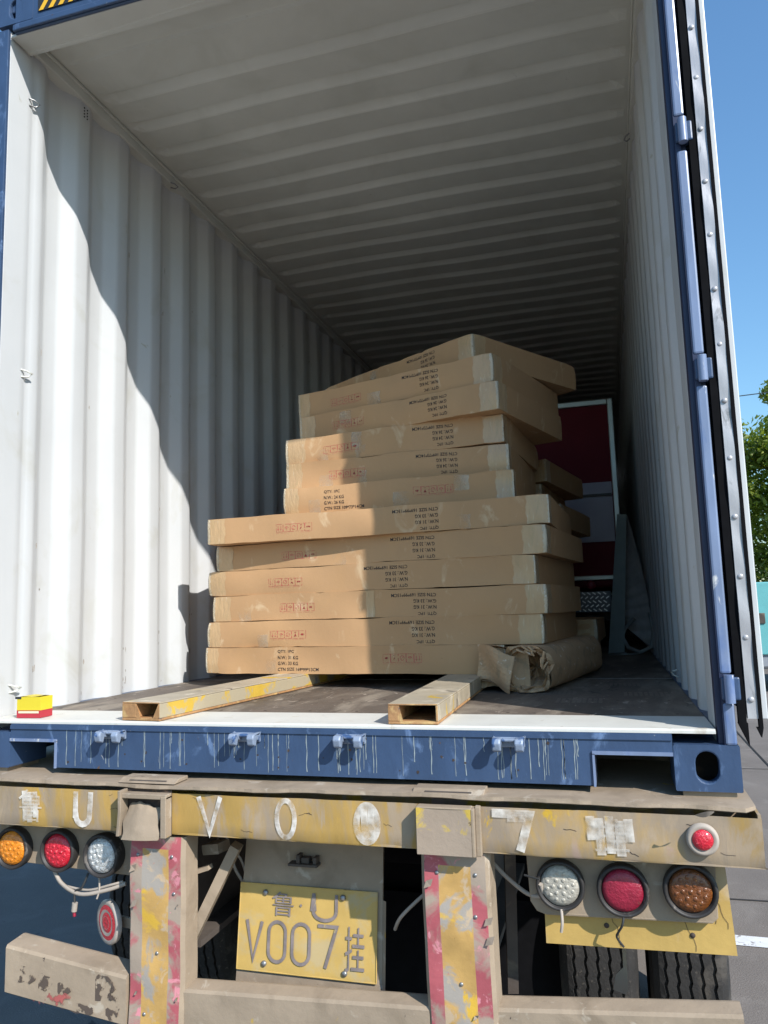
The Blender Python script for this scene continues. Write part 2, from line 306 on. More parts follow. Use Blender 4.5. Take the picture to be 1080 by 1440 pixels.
# ------------------------------------------------------------------ shipping container
con = thing('shipping_container', 'dark blue shipping container, white inside, open, standing on the dusty yellow trailer', 'container', (0, 0, 0))
WI, LEN, FZ, CZ, HZ = 1.17, 12.03, .157, 2.816, 2.734
def wall(side):
    s = -1 if side == 'l' else 1
    prof = [(.125, WI), (.21, WI)]; y = .21; k = 0
    if side == 'l': prof = [(.11, WI), (.135, WI), (.15, WI+.006), (.165, WI)] + [(.21, WI)]
    while y < LEN-.4:
        prof += [(y+.062, WI+.036), (y+.140, WI+.036), (y+.206, WI), (y+.284, WI)]; y += .284
    prof += [(LEN, WI)]
    def fil(P, r=.012):                                               # soften the folds of the pressed sheet
        out = [P[0]]
        for i in range(1, len(P)-1):
            p, q, t_ = Vector(P[i-1]), Vector(P[i]), Vector(P[i+1])
            if (q-p).length < .03 or (t_-q).length < .03: out.append(P[i]); continue
            a_ = q+(p-q).normalized()*r; b_ = q+(t_-q).normalized()*r
            out += [tuple(a_), tuple(a_*.25+q*.5+b_*.25), tuple(b_)]
        return out+[P[-1]]
    prof = fil(prof); m = MB(); n = len(prof); nz = 22; zs = [FZ-.02+(2.757-FZ+.02)*k/nz for k in range(nz+1)]
    def dent(yy, z): 
        if yy < .17: return 0
        return .0045*mnoise.noise(Vector((yy*1.6+s*7, z*1.1, 3.0)))+.003*mnoise.noise(Vector((yy*4.5, z*3.2, 9.0+s)))
    inn = [(s*(x+dent(yy, z)), yy, z) for z in zs for yy, x in prof]; out = [(s*(x+.003+dent(yy, z)), yy, z) for z in zs for yy, x in prof]
    m.add(inn, [(k*n+i, k*n+i+1, (k+1)*n+i+1, (k+1)*n+i) for k in range(nz) for i in range(n-1)], 0, True); m.add(out, [(k*n+i, (k+1)*n+i, (k+1)*n+i+1, k*n+i+1) for k in range(nz) for i in range(n-1)], 1, True)
    Rw = rnd(17 if s < 0 else 19)                                        # scuffs and scraped spots
    for k in range(46):
        yy = Rw.choice([.33, .61, .89, 1.18, 1.46, 1.75, 2.3, 2.6])-.055+Rw.uniform(-.025, .025); z = FZ+.02+2.3*Rw.random()**2.2; w_, h_ = Rw.uniform(.002, .006), Rw.uniform(.002, .02)
        xx = WI-.0012
        for (ya, xa), (yb, xb) in zip(prof, prof[1:]):
            if ya <= yy <= yb: xx = xa+(xb-xa)*(yy-ya)/max(1e-6, yb-ya)-.0012; break
        m.add([(s*(xx+dent(yy, z)), yy+w_*math.cos(q)*Rw.uniform(.5, 1.2), z+h_*math.sin(q)*Rw.uniform(.5, 1.2)) for q in (0, 1, 2, 3, 4, 5)], [(0, 1, 2, 3, 4, 5)], 2)
    return link('side_wall', m, ('white_paint', 'blue_paint', 'scuff'), con)
for sd in 'lr': wall(sd)
# roof: crosswise pressed corrugations that die out before the side rails
ys = [.10, .262, .268, .290, .300]; ds = [0, 0, .010, .010, 0]
y = .5065
while y < LEN-.1:
    ys += [y-.014, y-.003, y+.003, y+.024, y+.031, y+.060, y+.068]; ds += [0, .022, .027, .028, .025, .003, 0]; y += .2135
ys.append(LEN); ds.append(0)
m = MB(); xs = [-1.16, -1.135, -1.105, -1.07] + [-1.0+.1*i for i in range(21)] + [1.07, 1.105, 1.135, 1.16]
def edge(x): t = (1.135-abs(x))/.06; return max(0, min(1, t))
def sag(x, y): return .004*math.sin(x*2.3+y*1.1)+.003*math.sin(x*5.1-y*3.3)
nx = len(xs)
for off, mm in ((0, 0), (.003, 1)):
    vs = [(x, yy, CZ+d*edge(x)+sag(x, yy)*edge(x)+off) for yy, d in zip(ys, ds) for x in xs]
    m.add(vs, [(j*nx+i, j*nx+i+1, (j+1)*nx+i+1, (j+1)*nx+i) for j in range(len(ys)-1) for i in range(nx-1)], mm, False)
ro = link('roof', m, ('grey_white_paint', 'blue_paint'), con)
for s in (-1, 1):
    m = MB(); a, b = sorted((s*1.219, s*1.158)); m.box(a, b, .10, LEN+.1, 2.756, 2.84)
    a, b = sorted((s*1.158, s*1.150)); m.box(a, b, .10, LEN, 2.795, 2.812)
    link('top_side_rail', m, 'grey_white_paint', con, bevel=.008)
    m = MB(); a, b = sorted((s*1.219, s*1.165)); m.box(a, b, .18, LEN+.1, 0.012, .154); link('bottom_side_rail', m, 'blue_paint', con, bevel=.004)
# front end wall (far end, dark)
m = MB(); pr = []; x = -1.17
while x < 1.1: pr += [(x, LEN), (x+.07, LEN), (x+.12, LEN+.045), (x+.2, LEN+.045)]; x += .25
pr = [p for p in pr if p[0] < 1.17] + [(1.17, LEN)]; n = len(pr)
m.add([(a, b, z) for z in (0, 2.85) for a, b in pr], [(i, i+1, n+i+1, n+i) for i in range(n-1)], 0)
m.add([(a, b+.003, z) for z in (0, 2.85) for a, b in pr], [(i, i+1, n+i+1, n+i) for i in range(n-1)], 1)
link('end_wall', m, ('white_paint', 'blue_paint'), con)
# floor boards
m = MB(); m.box(-1.165, 1.165, .245, 1.408, FZ-.03, FZ-.001); yy = 1.416
while yy < LEN: m.box(-1.165, 1.165, yy, min(yy+2.4, LEN), FZ-.03, FZ-.001-(.001)); yy += 2.408
Rf = rnd(77)
for k in range(150):
    x, y_ = Rf.uniform(-1.1, 1.1), .27+2.2*Rf.random()**1.6; l = Rf.uniform(.02, .30); an = Rf.choice([Rf.gauss(0, .15), Rf.gauss(0, .15), Rf.gauss(1.57, .3)])
    pts = [(x+l*i/5*math.cos(an)+Rf.uniform(-.002, .002), y_+l*i/5*math.sin(an)+Rf.uniform(-.002, .002)) for i in range(6)]
    if any(abs(q[0]) > 1.15 or q[1] < .25 for q in pts): continue
    ribbon(m, lambda p, q: Vector((p, q, FZ-.0003)), pts, Rf.uniform(.0006, .0022), 1)
for row in (.29, .62, .95, 1.37, 1.45, 1.9, 2.4):                      # screw heads
    for i in range(14):
        x = -1.09+i*.168; m.add([(x+.006*math.cos(q*.9), row+.006*math.sin(q*.9), FZ-.0002) for q in range(7)], [tuple(range(7))], 2)
for bx, by in ((.72, .55), (.95, .75), (.62, .8), (.9, 1.1)):          # moulded checker marks
    for i in range(9):
        for j in range(6): m.add([(bx+i*.018, by+j*.022, FZ-.0004), (bx+i*.018+.012, by+j*.022, FZ-.0004), (bx+i*.018+.012, by+j*.022+.009, FZ-.0004), (bx+i*.018, by+j*.022+.009, FZ-.0004)], [(0, 1, 2, 3)], 1)
link('floor', m, ('plywood', 'floor_scrape', 'rust_and_shade_dark'), con)
m = MB(); m.box(-1.16, 1.16, 1.407, 1.417, FZ-.012, FZ-.0005); link('floor_joint', m, 'strip_metal', con)
m = MB(); yy = .35
while yy < LEN: m.box(-1.16, 1.16, yy, yy+.045, .01, FZ-.032); yy += .3
link('cross_member', m, 'chassis_dark', con)
# posts: outer blue part, inner white part
for s in (-1, 1):
    m = MB(); a, b = sorted((s*1.1705, s*1.214))
    yb_ = .0155 if s < 0 else .055
    m.box(a, b, .002 if s < 0 else .012, yb_, .118, HZ+.03, 0)                # blue front
    a, b = sorted((s*1.1702, s*1.214)); m.box(a, b, yb_+.0002, .13, .118, HZ+.03, 1)
    if s < 0:
        for f_ in range(0): pass
    link('corner_post', m, ('blue_paint', 'white_paint') if s < 0 else ('shaded_blue_paint', 'white_paint'), con, bevel=.002)
# header
m = MB(); m.box(-1.14, 1.14, .0, .012, HZ, 2.893, 0); m.box(-1.168, 1.168, .0122, .118, HZ, HZ+.012, 1); m.box(-1.168, 1.168, .10, .118, HZ, CZ+.02, 1); m.box(-1.168, 1.168, .012, .118, CZ+.022, CZ+.06, 0)
m.box(-1.14, 1.14, -.012, 0, HZ+.004, HZ+.03, 0)
hd = link('header', m, ('blue_paint', 'grey_white_paint'), con, bevel=.004)
for side in (-1, 1):
    m = MB()
    x0 = -1.03 if side < 0 else .55
    m.box(x0, x0+.46, -.0042, -.003, 2.797, 2.872, 1)
    for i in range(8):
        a = x0+.004+i*.044; m.add([(a, -.0055, 2.798), (a+.021, -.0055, 2.798), (a+.068, -.0055, 2.871), (a+.047, -.0055, 2.871)], [(0, 1, 2, 3)], 0)
    link('hazard_stripes', m, ('hazard_yellow', 'hazard_black'), con)
# corner castings
def casting(x0, x1, z0, top=False, back=False):
    m = MB(); z1 = z0+.118; cx, cz = (x0+x1)/2, z0+.0615 ; ya, yb = (-.001, .178 if not top else .099) if not back else (LEN+.0, LEN+.178)
    st = stadium(cx+(.0), cz, .0285, .0395, 10)[:-1]; n = len(st)
    if not back:
        rim = []
        for (a, b) in st:
            dx, dz = a-cx, b-cz; t = min(((x1-x0)/2)/abs(dx) if abs(dx) > 1e-6 else 9e9, (z1-cz if dz > 0 else cz-z0)/abs(dz) if abs(dz) > 1e-6 else 9e9); rim.append((cx+dx*t, cz+dz*t))
        m.add([(a, ya, b) for a, b in st]+[(a, ya, b) for a, b in rim], [(i, (i+1) % n, n+(i+1) % n, n+i) for i in range(n)])
        # corners of the face left between the rim points
        for (c_x, c_z) in ((x0, z0), (x1, z0), (x0, z1), (x1, z1)):
            A = [p for p in rim if abs(p[0]-c_x) < 1e-6]; B = [p for p in rim if abs(p[1]-c_z) < 1e-6]
            pa = min(A, key=lambda p: abs(p[1]-c_z)); pb = min(B, key=lambda p: abs(p[0]-c_x))
            m.add([(c_x, ya, c_z), (pa[0], ya, pa[1]), (pb[0], ya, pb[1])], [(0, 1, 2)])
        m.add([(a, ya, b) for a, b in st]+[(a, ya+.03, b) for a, b in st], [(i, n+i, n+(i+1) % n, (i+1) % n) for i in range(n)])
        m.add([(x0+.01, ya+.03, z0+.006), (x1-.01, ya+.03, z0+.006), (x1-.01, ya+.03, z1-.006), (x0+.01, ya+.03, z1-.006)]+[(x0+.01, ya+.15, z0+.006), (x1-.01, ya+.15, z0+.006), (x1-.01, ya+.15, z1-.006), (x0+.01, ya+.15, z1-.006)], [(0, 1, 5, 4), (1, 2, 6, 5), (2, 3, 7, 6), (3, 0, 4, 7), (4, 5, 6, 7)], 1)  # cavity walls in a darker colour than the face
        m.box(x0, x1, ya, yb, z0, z1, skip=('f',))
    else: m.box(x0, x1, ya, yb, z0, z1)
    o = link('corner_casting', m, ('blue_paint', 'rust_and_shade_dark'), con, clean=True); b = o.modifiers.new('b', 'BEVEL'); b.width = .004; b.segments = 2; b.limit_method = 'ANGLE'; b.angle_limit = rad(60)
for bk in (False, True):
    for s in (-1, 1):
        a, b = sorted((s*1.057, s*1.219)); casting(a, b, 0, back=bk); casting(a, b, 2.778, top=True, back=bk)
# sill with the two recesses, rounded lip and run paint
sill = MB(); P = [(-1.056, .012), (-1.056, .152)]
P = [(-1.056, .092), (-1.056, .145), (1.056, .145), (1.056, .092), (.865, .092), (.852, .082), (.850, .006), (-.868, .006), (-.87, .080), (-.884, .092)]
sill.prism(P, 'y', .0, .012, 0)
sill.box(-1.056, 1.056, .012, .2, .118, .144, 0)
sill.box(-1.056, 1.056, -.0045, 0, .128, .141, 0)
for xa, xb in ((.850, 1.056), (-1.056, -.869)):                      # frame round each recess
    s = 1 if xa > 0 else -1; e = xa if s > 0 else xb
    sill.box(min(e, e+s*.006), max(e, e+s*.006), -.006, .16, .004, .09, 2); sill.box(xa, xb, -.006, .16, .088, .097, 2)
R = rnd(5)
def drip(x, z1, z0, wd):
    n = 9; ph = R.uniform(0, 6); am = R.uniform(.0003, .0013); pts = [(x+am*math.sin(ph+i*1.1)+.0015*(i/n)*math.sin(ph), z1+(z0-z1)*i/n) for i in range(n+1)]
    L_ = [(a-wd/2*(1+.35*math.sin(i*2+ph)), -.0008, b) for i, (a, b) in enumerate(pts)]; R_ = [(a+wd/2*(1+.35*math.cos(i*1.7+ph)), -.0008, b) for i, (a, b) in enumerate(pts)]
    sill.add(L_+R_, [(i, n+1+i, n+2+i, i+1) for i in range(n)], 1)
for k in range(80):
    x = R.choice([R.uniform(-.84, .83), R.choice([-.66, -.5, -.45, -.16, -.02, .12, .2, .36, .46, .62, .7])+R.uniform(-.06, .06)])
    z0 = R.choice([.012, .012, .012, .02, .05, .08]); drip(x, .128, z0+R.uniform(0, .012), R.uniform(.0009, .0026))
for x in (1.165, 1.185, 1.125, -.94): pass
# rust chips
for k in range(26):
    x, z = R.uniform(-.84, .84), R.uniform(.02, .12); r_ = R.uniform(.002, .005)
    sill.add([(x+r_*math.cos(a)*R.uniform(.6, 1.3), -.001, z+r_*math.sin(a)*R.uniform(.6, 1.3)) for a in (0, 1, 2, 3, 4, 5)], [(0, 1, 2, 3, 4, 5)], 3)
link('door_sill', sill, ('blue_paint', 'drip_paint', 'pale_lit_blue_paint', 'rust_and_shade_dark'), con, bevel=0)
m = MB(); m.prism([(.003, .1455), (.003, .152), (.012, .1565), (.245, .1565), (.245, .1455)], 'x', -1.165, 1.165, 0)
link('threshold_plate', m, 'sill_white', con)
for a_ in (1.075, -1.205):
    m = MB(); m.box(a_, a_+.13, .01, .16, -.020, -.0015); link('seating_pad', m, 'dust_steel', con)
for hx in (-.645, -.171, .166, .629):                                 # cam keepers welded on the sill
    m = MB(); z = .118; R2 = rnd(int(hx*1000))
    m.box(hx-.043, hx+.043, -.008, 0, z-.016, z+.012, 0)
    for s in (-1, 1): m.prism([(-.008, z+.012), (-.048, z+.014), (-.056, z+.002), (-.050, z-.018), (-.034, z-.024), (-.028, z-.006), (-.008, z-.012)], 'x', hx+s*.031-.012, hx+s*.031+.012, 0)
    m.box(hx-.020, hx+.020, -.028, -.008, z+.002, z+.011, 0)
    link('cam_keeper', m, 'keeper_paint', con, bevel=.006)
# lashing rings and vent
for (x, y, z) in ((-WI, .1414, 1.426), (-WI, .129, .251), (-1.158, 1.15, 2.745), (-WI, .14, 2.54), (1.158, 1.5, 2.745), (WI, 1.2, .2)):
    s = 1 if x < 0 else -1; m = MB()
    m.tube([(x, y-.022, z+.012), (x+s*.018, y-.01, z+.006), (x+s*.024, y+.012, z), (x+s*.012, y+.004, z-.012), (x, y-.02, z-.016)], .0035, 6)
    link('lashing_ring', m, 'grey_white_paint' if z < 2 else 'rivet_metal', con)
m = MB()
for i in range(2):
    for j in range(4): m.tube([(-WI+.0005, .45+i*.02, 2.69+j*.014), (-WI+.0025, .45+i*.02, 2.69+j*.014)], .0032, 8)
link('vent_holes', m, 'black_rubber', con)

# right-hand door, swung right round against the side of the container
dr = MB(); dr.box(1.276, 1.292, -.004, 1.15, .185, 2.70, 0); dr.box(1.240, 1.276, .02, 1.15, .195, 2.69, 1)
door = link('door', dr, ('white_paint', 'blue_paint'), con, bevel=.003)
m = MB()
def gas(x0, x1, y0, z0, zt): m.box(x0, x1, y0, y0+.02, z0, zt)
gas(1.221, 1.240, -.006, .175, 2.70); gas(1.268, 1.2775, -.012, .165, 2.70)
m.prism([(1.2195, .175), (1.243, .175), (1.243, .118)], 'y', -.006, .012); m.prism([(1.262, .165), (1.2775, .165), (1.2720, .14)], 'y', -.012, .006)
link('door_gasket', m, 'black_rubber', door)
m = MB(); n = 60
m.sheet(lambda u, v: Vector((1.243+.025*u, -.010+.0018*math.sin(v*43)+.0012*math.sin(v*97+u*2), .187+(2.68-.187)*v)), 3, 160)
m.box(1.243, 1.268, -.004, .012, .187, 2.68)
rs = link('gasket_retainer', m, 'strip_metal', door)
z = .235
while z < 2.68:
    m = MB(); m.lathe([(.0075, .001), (.0055, -.0012), (.003, -.0020), (.0001, -.0022)], (1.2545+.004*math.sin(z*40), -.011, z), (0, 1, 0), 12); link('rivet', m, 'strip_metal', rs); z += .158
# hinge rods (post lip) and hinges
segs = [(.118, .225), (.300, 1.075), (1.165, 1.765), (1.872, 2.45), (2.55, 2.73)]
for a, b in segs:
    m = MB(); m.box(1.186, 1.2145, -.004, .03, a, b); link('post_lip', m, 'pale_lit_blue_paint', con, bevel=.006)
m = MB(); m.box(1.184, 1.199, .0, .03, .118, 2.73); link('post_web', m, 'shaded_blue_paint', con)
for zc in (.262, 1.120, 1.8185, 2.50):
    h = MB(); h.box(1.186, 1.232, -.010, .02, zc-.030, zc+.030, 0)
    ho = link('hinge', h, 'blue_paint', con, bevel=.005)
    m = MB(); m.tube([(1.205, -.014, zc-.036), (1.205, -.014, zc+.036)], .0125, 16); link('hinge_pin', m, 'pale_lit_blue_paint', ho)

# ------------------------------------------------------------------ cartons
CG = 'flat cardboard cartons stacked in the container'
def carton(x, y, z, yaw, L, D, H, label, seed, txt=None, upright=False, tx=None, ix=None, roll=0., small=False, group=CG, front=True, crush=1.0, tapes=(1, 1), icol=1, patchx=()):
    R = rnd(seed)
    u = Vector((math.cos(yaw)*math.cos(roll), math.sin(yaw)*math.cos(roll), math.sin(roll))); v = Vector((-math.sin(yaw), math.cos(yaw), 0)); wv = u.cross(v)
    o = Vector((x, y, z)) - u*L                                     # front left bottom corner
    ph = [R.uniform(0, 6.28) for _ in range(8)]; cr = [R.uniform(.0005, .005)*crush for _ in range(8)]; nick = [(R.uniform(0, L), R.choice([0, H]), R.uniform(.02, .06), R.uniform(.003, .009)*crush) for _ in range(7)]
    def disp(a, b, c):
        """soft bulges, sagging faces, crushed corners; a,b,c along length, depth, height"""
        p = Vector((a, b, c))
        edge_h = 4*c*(H-c)/(H*H)
        if b < .002: p.y += -.0050*edge_h*math.sin(ph[0]+a*3.1)*crush + .0016*math.sin(ph[1]+a*17+c*20) + .0012*math.sin(ph[2]+a*9)*edge_h
        if a > L-.002: p.x += .003*edge_h*math.sin(ph[3]+b*4)
        p.z += (.0026*math.sin(ph[4]+a*4.3)+.0018*math.sin(ph[5]+a*11+b*5)+.0008*math.sin(ph[6]+a*31))*(1 if c > H/2 else .6)*crush
        for i, (ca, cb, cc) in enumerate(((0, 0, 0), (L, 0, 0), (0, 0, H), (L, 0, H), (0, D, 0), (L, D, 0), (0, D, H), (L, D, H))):
            d = math.sqrt((a-ca)**2+(b-cb)**2+(c-cc)**2)
            if d < .035:
                k = (1-d/.035)*cr[i]; p += Vector((k if ca == 0 else -k, k if cb == 0 else -k, (k if cc == 0 else -k)*.7))
        if b < .03:
            for (na, nc, nr, nd) in nick:
                d = math.hypot(a-na, c-nc)
                if d < nr: k = (1-d/nr)*nd; p.y += k*.6; p.z += k*.5*(1 if nc == 0 else -1)
        return o + u*p.x + v*p.y + wv*p.z
    m = MB(); nl = 16 if small else 52; nd_ = 6 if small else 14; nh = 2 if small else 6
    e = .006
    def gr(n, T): return [0, e] + [e+(T-2*e)*i/(n-2) for i in range(1, n-2)] + [T-e, T] if n > 3 else [T*i/n for i in range(n+1)]
    A, B, Hh = gr(nl, L), gr(nd_, D), gr(nh+2, H)
    def face(fa, us, vs_, mi=0):
        n2 = len(vs_); m.add([fa(p, q) for p in us for q in vs_], [(i*n2+j, (i+1)*n2+j, (i+1)*n2+j+1, i*n2+j+1) for i in range(len(us)-1) for j in range(n2-1)], mi, True)
    face(lambda p, q: disp(p, 0, q), A, Hh); face(lambda p, q: disp(p, D, q), A[::-1], Hh)
    face(lambda p, q: disp(L, p, q), B, Hh); face(lambda p, q: disp(0, p, q), B[::-1], Hh)
    face(lambda p, q: disp(p, q, H), A, B); face(lambda p, q: disp(p, q, 0), A[::-1], B)
    nbase = len(m.v)
    F = lambda a, c: disp(a, 0, c) - v*.0009
    if txt and front:
        lines = [txt[0], txt[1], txt[2], txt[3]]                    # size, gross, net, quantity
        fr = [1.0, .50, .50, .40]; lh = .0155; sp = .0262; W = .205 if H < .125 else .19
        for i, (t_, k) in enumerate(zip(lines, fr)):
            gl = glyphs(t_); zt = (H-.018-lh-i*sp) if not upright else (.012+i*sp)
            x1 = tx
            if upright: put2d(m, gl, F, tx, zt, W*k, lh, 1)
            else: put2d(m, gl, F, tx-W*k, zt, W*k, lh, 1, flip=True)
    if ix is not None and front:                                    # row of handling symbols in red
        s = .034; z0 = H*.32 if not upright else H*.40
        for i in range(5):
            q = i if not upright else 4-i
            a0 = ix+i*(s+.002); t_ = .0016
            rect = [(a0, z0), (a0+s, z0), (a0+s, z0+s), (a0, z0+s), (a0, z0)]
            ribbon(m, F, rect, t_, 2); cx, cz = a0+s/2, z0+s/2; md = 3
            if q == 0:
                for dx in (-.007, .007): ribbon(m, F, [(cx+dx, cz-.010), (cx+dx, cz+.010)], .0022, 2); ribbon(m, F, [(cx+dx-.004, cz-.004), (cx+dx, cz-.010), (cx+dx+.004, cz-.004)], .0018, 2)
            elif q == 1: ribbon(m, F, ell(cx, cz-.001, .0085, .007, 0, 180, 8), .0022, 2); ribbon(m, F, [(cx-.009, cz), (cx+.009, cz)], .002, 2); ribbon(m, F, [(cx, cz), (cx, cz-.011)], .0016, 2)
            elif q == 2: ribbon(m, F, ell(cx, cz, .009, .009), .0022, 2); ribbon(m, F, [(cx-.006, cz-.006), (cx+.006, cz+.006)], .0016, 2)
            elif q == 3: m.add([F(cx-.007, cz-.009), F(cx+.007, cz-.009), F(cx+.002, cz+.001), F(cx-.002, cz+.001)], [(0, 1, 2, 3)], 3); ribbon(m, F, [(cx, cz), (cx, cz+.011)], .002, 3); ribbon(m, F, [(cx-.005, cz+.011), (cx+.005, cz+.011)], .002, 3)
            else: m.add([F(cx+.010*math.cos(k)*1.0, cz+.0045*math.sin(k)) for k in [j*.785 for j in range(8)]], [tuple(range(8))], 3)
        ribbon(m, F, [(ix, z0-.006), (ix+5*s, z0-.006)], .0008, 2)
    # board slots and scuffs
    ob = link('cardboard_carton', m, ('cardboard', 'black_ink', 'red_ink', 'dark_red_ink'), None, origin=(x, y, z), clean=False)
    tag(ob, label, 'carton', group)
    org = ob
    for si, (on, a0, sg) in enumerate(((tapes[0], 0, 1), (tapes[1], L, -1))):
        if not on: continue
        t = MB(); wdt = R.uniform(.055, .095); wb = R.uniform(.05, .09); sm_ = R.uniform(.004, .010)
        def TP(uu, vv):
            c = H*(0.015+.97*vv); j = .003*math.sin(vv*9+ph[6])+.002*math.sin(vv*23+ph[7])
            if uu <= 0: a = sm_*1.2-uu*(wdt+j); return disp(a0+sg*a, 0, c) - v*.0010
            b = sm_*1.2+uu*(wb+j); return disp(a0, b, c) - u*sg*.0012
        def TC(uu, vv):
            c = H*(0.01+.98*vv); j = .45*math.sin(vv*31+ph[6])+.3*math.sin(vv*57+ph[7]); q = sm_*(1.35+j*.5)*abs(uu)
            k_ = .0016+.0012*math.sin(vv*70+uu*5)*(1-abs(uu)*.5)
            if uu <= 0: return disp(a0+sg*q, 0, c) - v*k_ - u*sg*k_*(1+uu)
            return disp(a0, q, c) - u*sg*k_ - v*k_*(1-uu)
        t.sheet(lambda uu, vv: TP(-uu, vv), 5, 10, 0); t.sheet(lambda uu, vv: TP(max(uu, 1e-4), vv), 5, 10, 0); t.sheet(lambda uu, vv: TC(uu*2-1, vv), 6, 22, 1)
        link('packing_tape', t, ('clear_tape', 'crinkled_tape'), ob)
    if front:
        for q_ in range(R.choice([1, 2, 3])):                          # stray bits of tape and rubbed patches
            a0_, c0_, w_, h_ = R.uniform(.08, L-.2), H*R.choice([0, 0, .45]), R.uniform(.035, .075), H*R.uniform(.45, .55)
            if tx is not None and abs(a0_-(tx-.10)) < .16 and not upright: continue
            t = MB(); t.sheet(lambda uu, vv: disp(a0_+w_*uu+.002*math.sin(vv*8), 0, min(H, max(0, c0_+h_*vv))) - v*.0007, 6, 6); link('packing_tape', t, 'tape_film', ob)
    for px_ in patchx:
        t = MB(); wf = R.uniform(.025, .04)
        t.sheet(lambda uu, vv: disp(px_+wf*uu+.002*math.sin(vv*8), 0, H*(.02+.96*vv)) - v*.0013, 6, 8); link('packing_tape', t, 'clear_tape', ob)
    return ob
TL = ('CTN SIZE 169*99*13CM', 'G.W.: 33 KG', 'N.W.: 31 KG', 'QTY: 1PC'); TU = ('CTN SIZE 109*73*14CM', 'G.W.: 26 KG', 'N.W.: 24 KG', 'QTY: 1PC')
hL = .1199; z0 = .217
low = [  # x, y, yaw, L, label
 (.50, .945, -.10, 1.432, 'bottom carton of the front stack, resting on the two steel beams'),
 (.661, .929, -.106, 1.59, 'long carton second from the bottom, just above the crumpled cardboard roll'),
 (.681, .923, -.117, 1.59, 'long carton third from the bottom of the front stack, its right side turned to view'),
 (.645, .922, -.127, 1.59, 'long carton fourth from the bottom, its right end set back from its neighbours'),
 (.694, .914, -.128, 1.59, 'long carton fifth from the bottom, a slanted shadow across its left end'),
 (.711, .937, -.050, 1.59, 'uppermost of the long cartons, its left end jutting out above a shadow')]
tx = [.385, 1.135, 1.125, 1.035, 1.115, 1.125]; ix = [.90, .345, .365, .34, .365, .36]
for i, (x, y, yw, L, lab) in enumerate(low):
    up = i == 0
    carton(x, y, z0+i*hL, yw, L, .887, hL-.001, lab, 11+i*7, TL, upright=up, tx=tx[i], ix=ix[i], patchx=((.80,) if i == 2 else ()), crush=.8)
hU = .1277; zu = z0+6*hL
ups = [
 (.565, 1.027, -.016, 'lowest short carton, printed lines upright at its left and a crushed right corner'),
 (.545, 1.066, -.047, 'short carton second from the bottom of the upper pile, half sunlit at its left'),
 (.530, 1.053, -.091, 'short carton whose top left corner is the highest sunlit carton corner'),
 (.524, .969, -.272, 'short carton in the shade, turned clockwise, third from the top of the stack'),
 (.502, .988, -.288, 'short carton in the shade directly under the tilted top carton')]
tU = [.20, .835, .835, .82, .80]; iU = [.62, .22, .20, .20, .20]
for i, (x, y, yw, lab) in enumerate(ups):
    carton(x, y, zu+i*hU, yw, 1.062, .809, hU-.001, lab, 90+i*5, TU, upright=(i == 0), tx=tU[i], ix=iU[i], crush=1.0)
carton(.41, 1.085, zu+5*hU+.012, -.54, 1.062, .809, hU-.001, 'topmost carton, twisted well clockwise with its right corner sticking out at the back', 140, TU, tx=.83, ix=.20, roll=.012, crush=1.0)
RG = 'cartons of the rear stack behind the front one'
rear = [(.83, 2.03, -.03, 1.59, 'lowest carton of the rear stack, beside the far end of the cardboard roll'), (.845, 2.02, -.05, 1.59, 'second lowest carton of the rear stack, its dark end just above the roll'),
 (.66, 2.03, -.06, 1.3, 'rear stack carton hidden behind the long front cartons, third from the floor'), (.62, 2.04, -.04, 1.3, 'rear stack carton hidden behind the front cartons, fourth from the floor'),
 (.60, 2.03, -.08, 1.3, 'rear stack carton hidden behind the front cartons, fifth from the floor'), (.64, 2.03, -.10, 1.3, 'rear stack carton, fourth from the top, in front of the red trailer'),
 (.70, 2.02, -.16, 1.06, 'rear stack carton poking out to the right behind the long cartons'), (.60, 2.06, -.10, 1.06, 'dark set back carton of the rear stack, under its jutting top carton'),
 (.632, 2.03, -.20, 1.06, 'top carton of the rear stack, shiny tape on its front right corner')]
for i, (x, y, yw, L, lab) in enumerate(rear):
    carton(x, y, .158+i*.1255, yw, L, .85, .1245, lab, 200+i*3, None, small=True, group=RG, front=False, tapes=(0, 1))

# ------------------------------------------------------------------ crumpled cardboard roll
R = rnd(3); m = MB(); A0 = Vector((.60, .84, 0)); A1 = Vector((.775, 1.74, 0)); d = (A1-A0).normalized(); sd = Vector((d.y, -d.x, 0)); NL, NR = 26, 40
def rp(t, a, rr=1.0):
    r = .094*rr*(1+.03*math.sin(3*a+1+t*2)+.018*math.sin(7*a+t*6)+.008*math.sin(13*a-t*11)+.02*mnoise.noise(Vector((a*2, t*14, 0))))
    ca, sa = math.cos(a), math.sin(a); kk = (abs(ca)**3.2+abs(sa)**3.2)**(-1/3.2); r *= kk*.97; x, z_ = r*ca*1.04, r*sa
    z_ = max(z_, -.088+.004*math.sin(t*20)); z_ = min(z_, .088)
    return A0 + (A1-A0)*t + sd*x + Vector((0, 0, FZ+.090+z_))
vs = [rp(i/NL+(.012*math.sin(a*5)+.008*math.sin(a*11) if i == 0 else 0), a) for i in range(NL+1) for a in [2*math.pi*k/NR for k in range(NR)]]
m.add(vs, [(i*NR+k, i*NR+(k+1) % NR, (i+1)*NR+(k+1) % NR, (i+1)*NR+k) for i in range(NL) for k in range(NR)], 0, True)
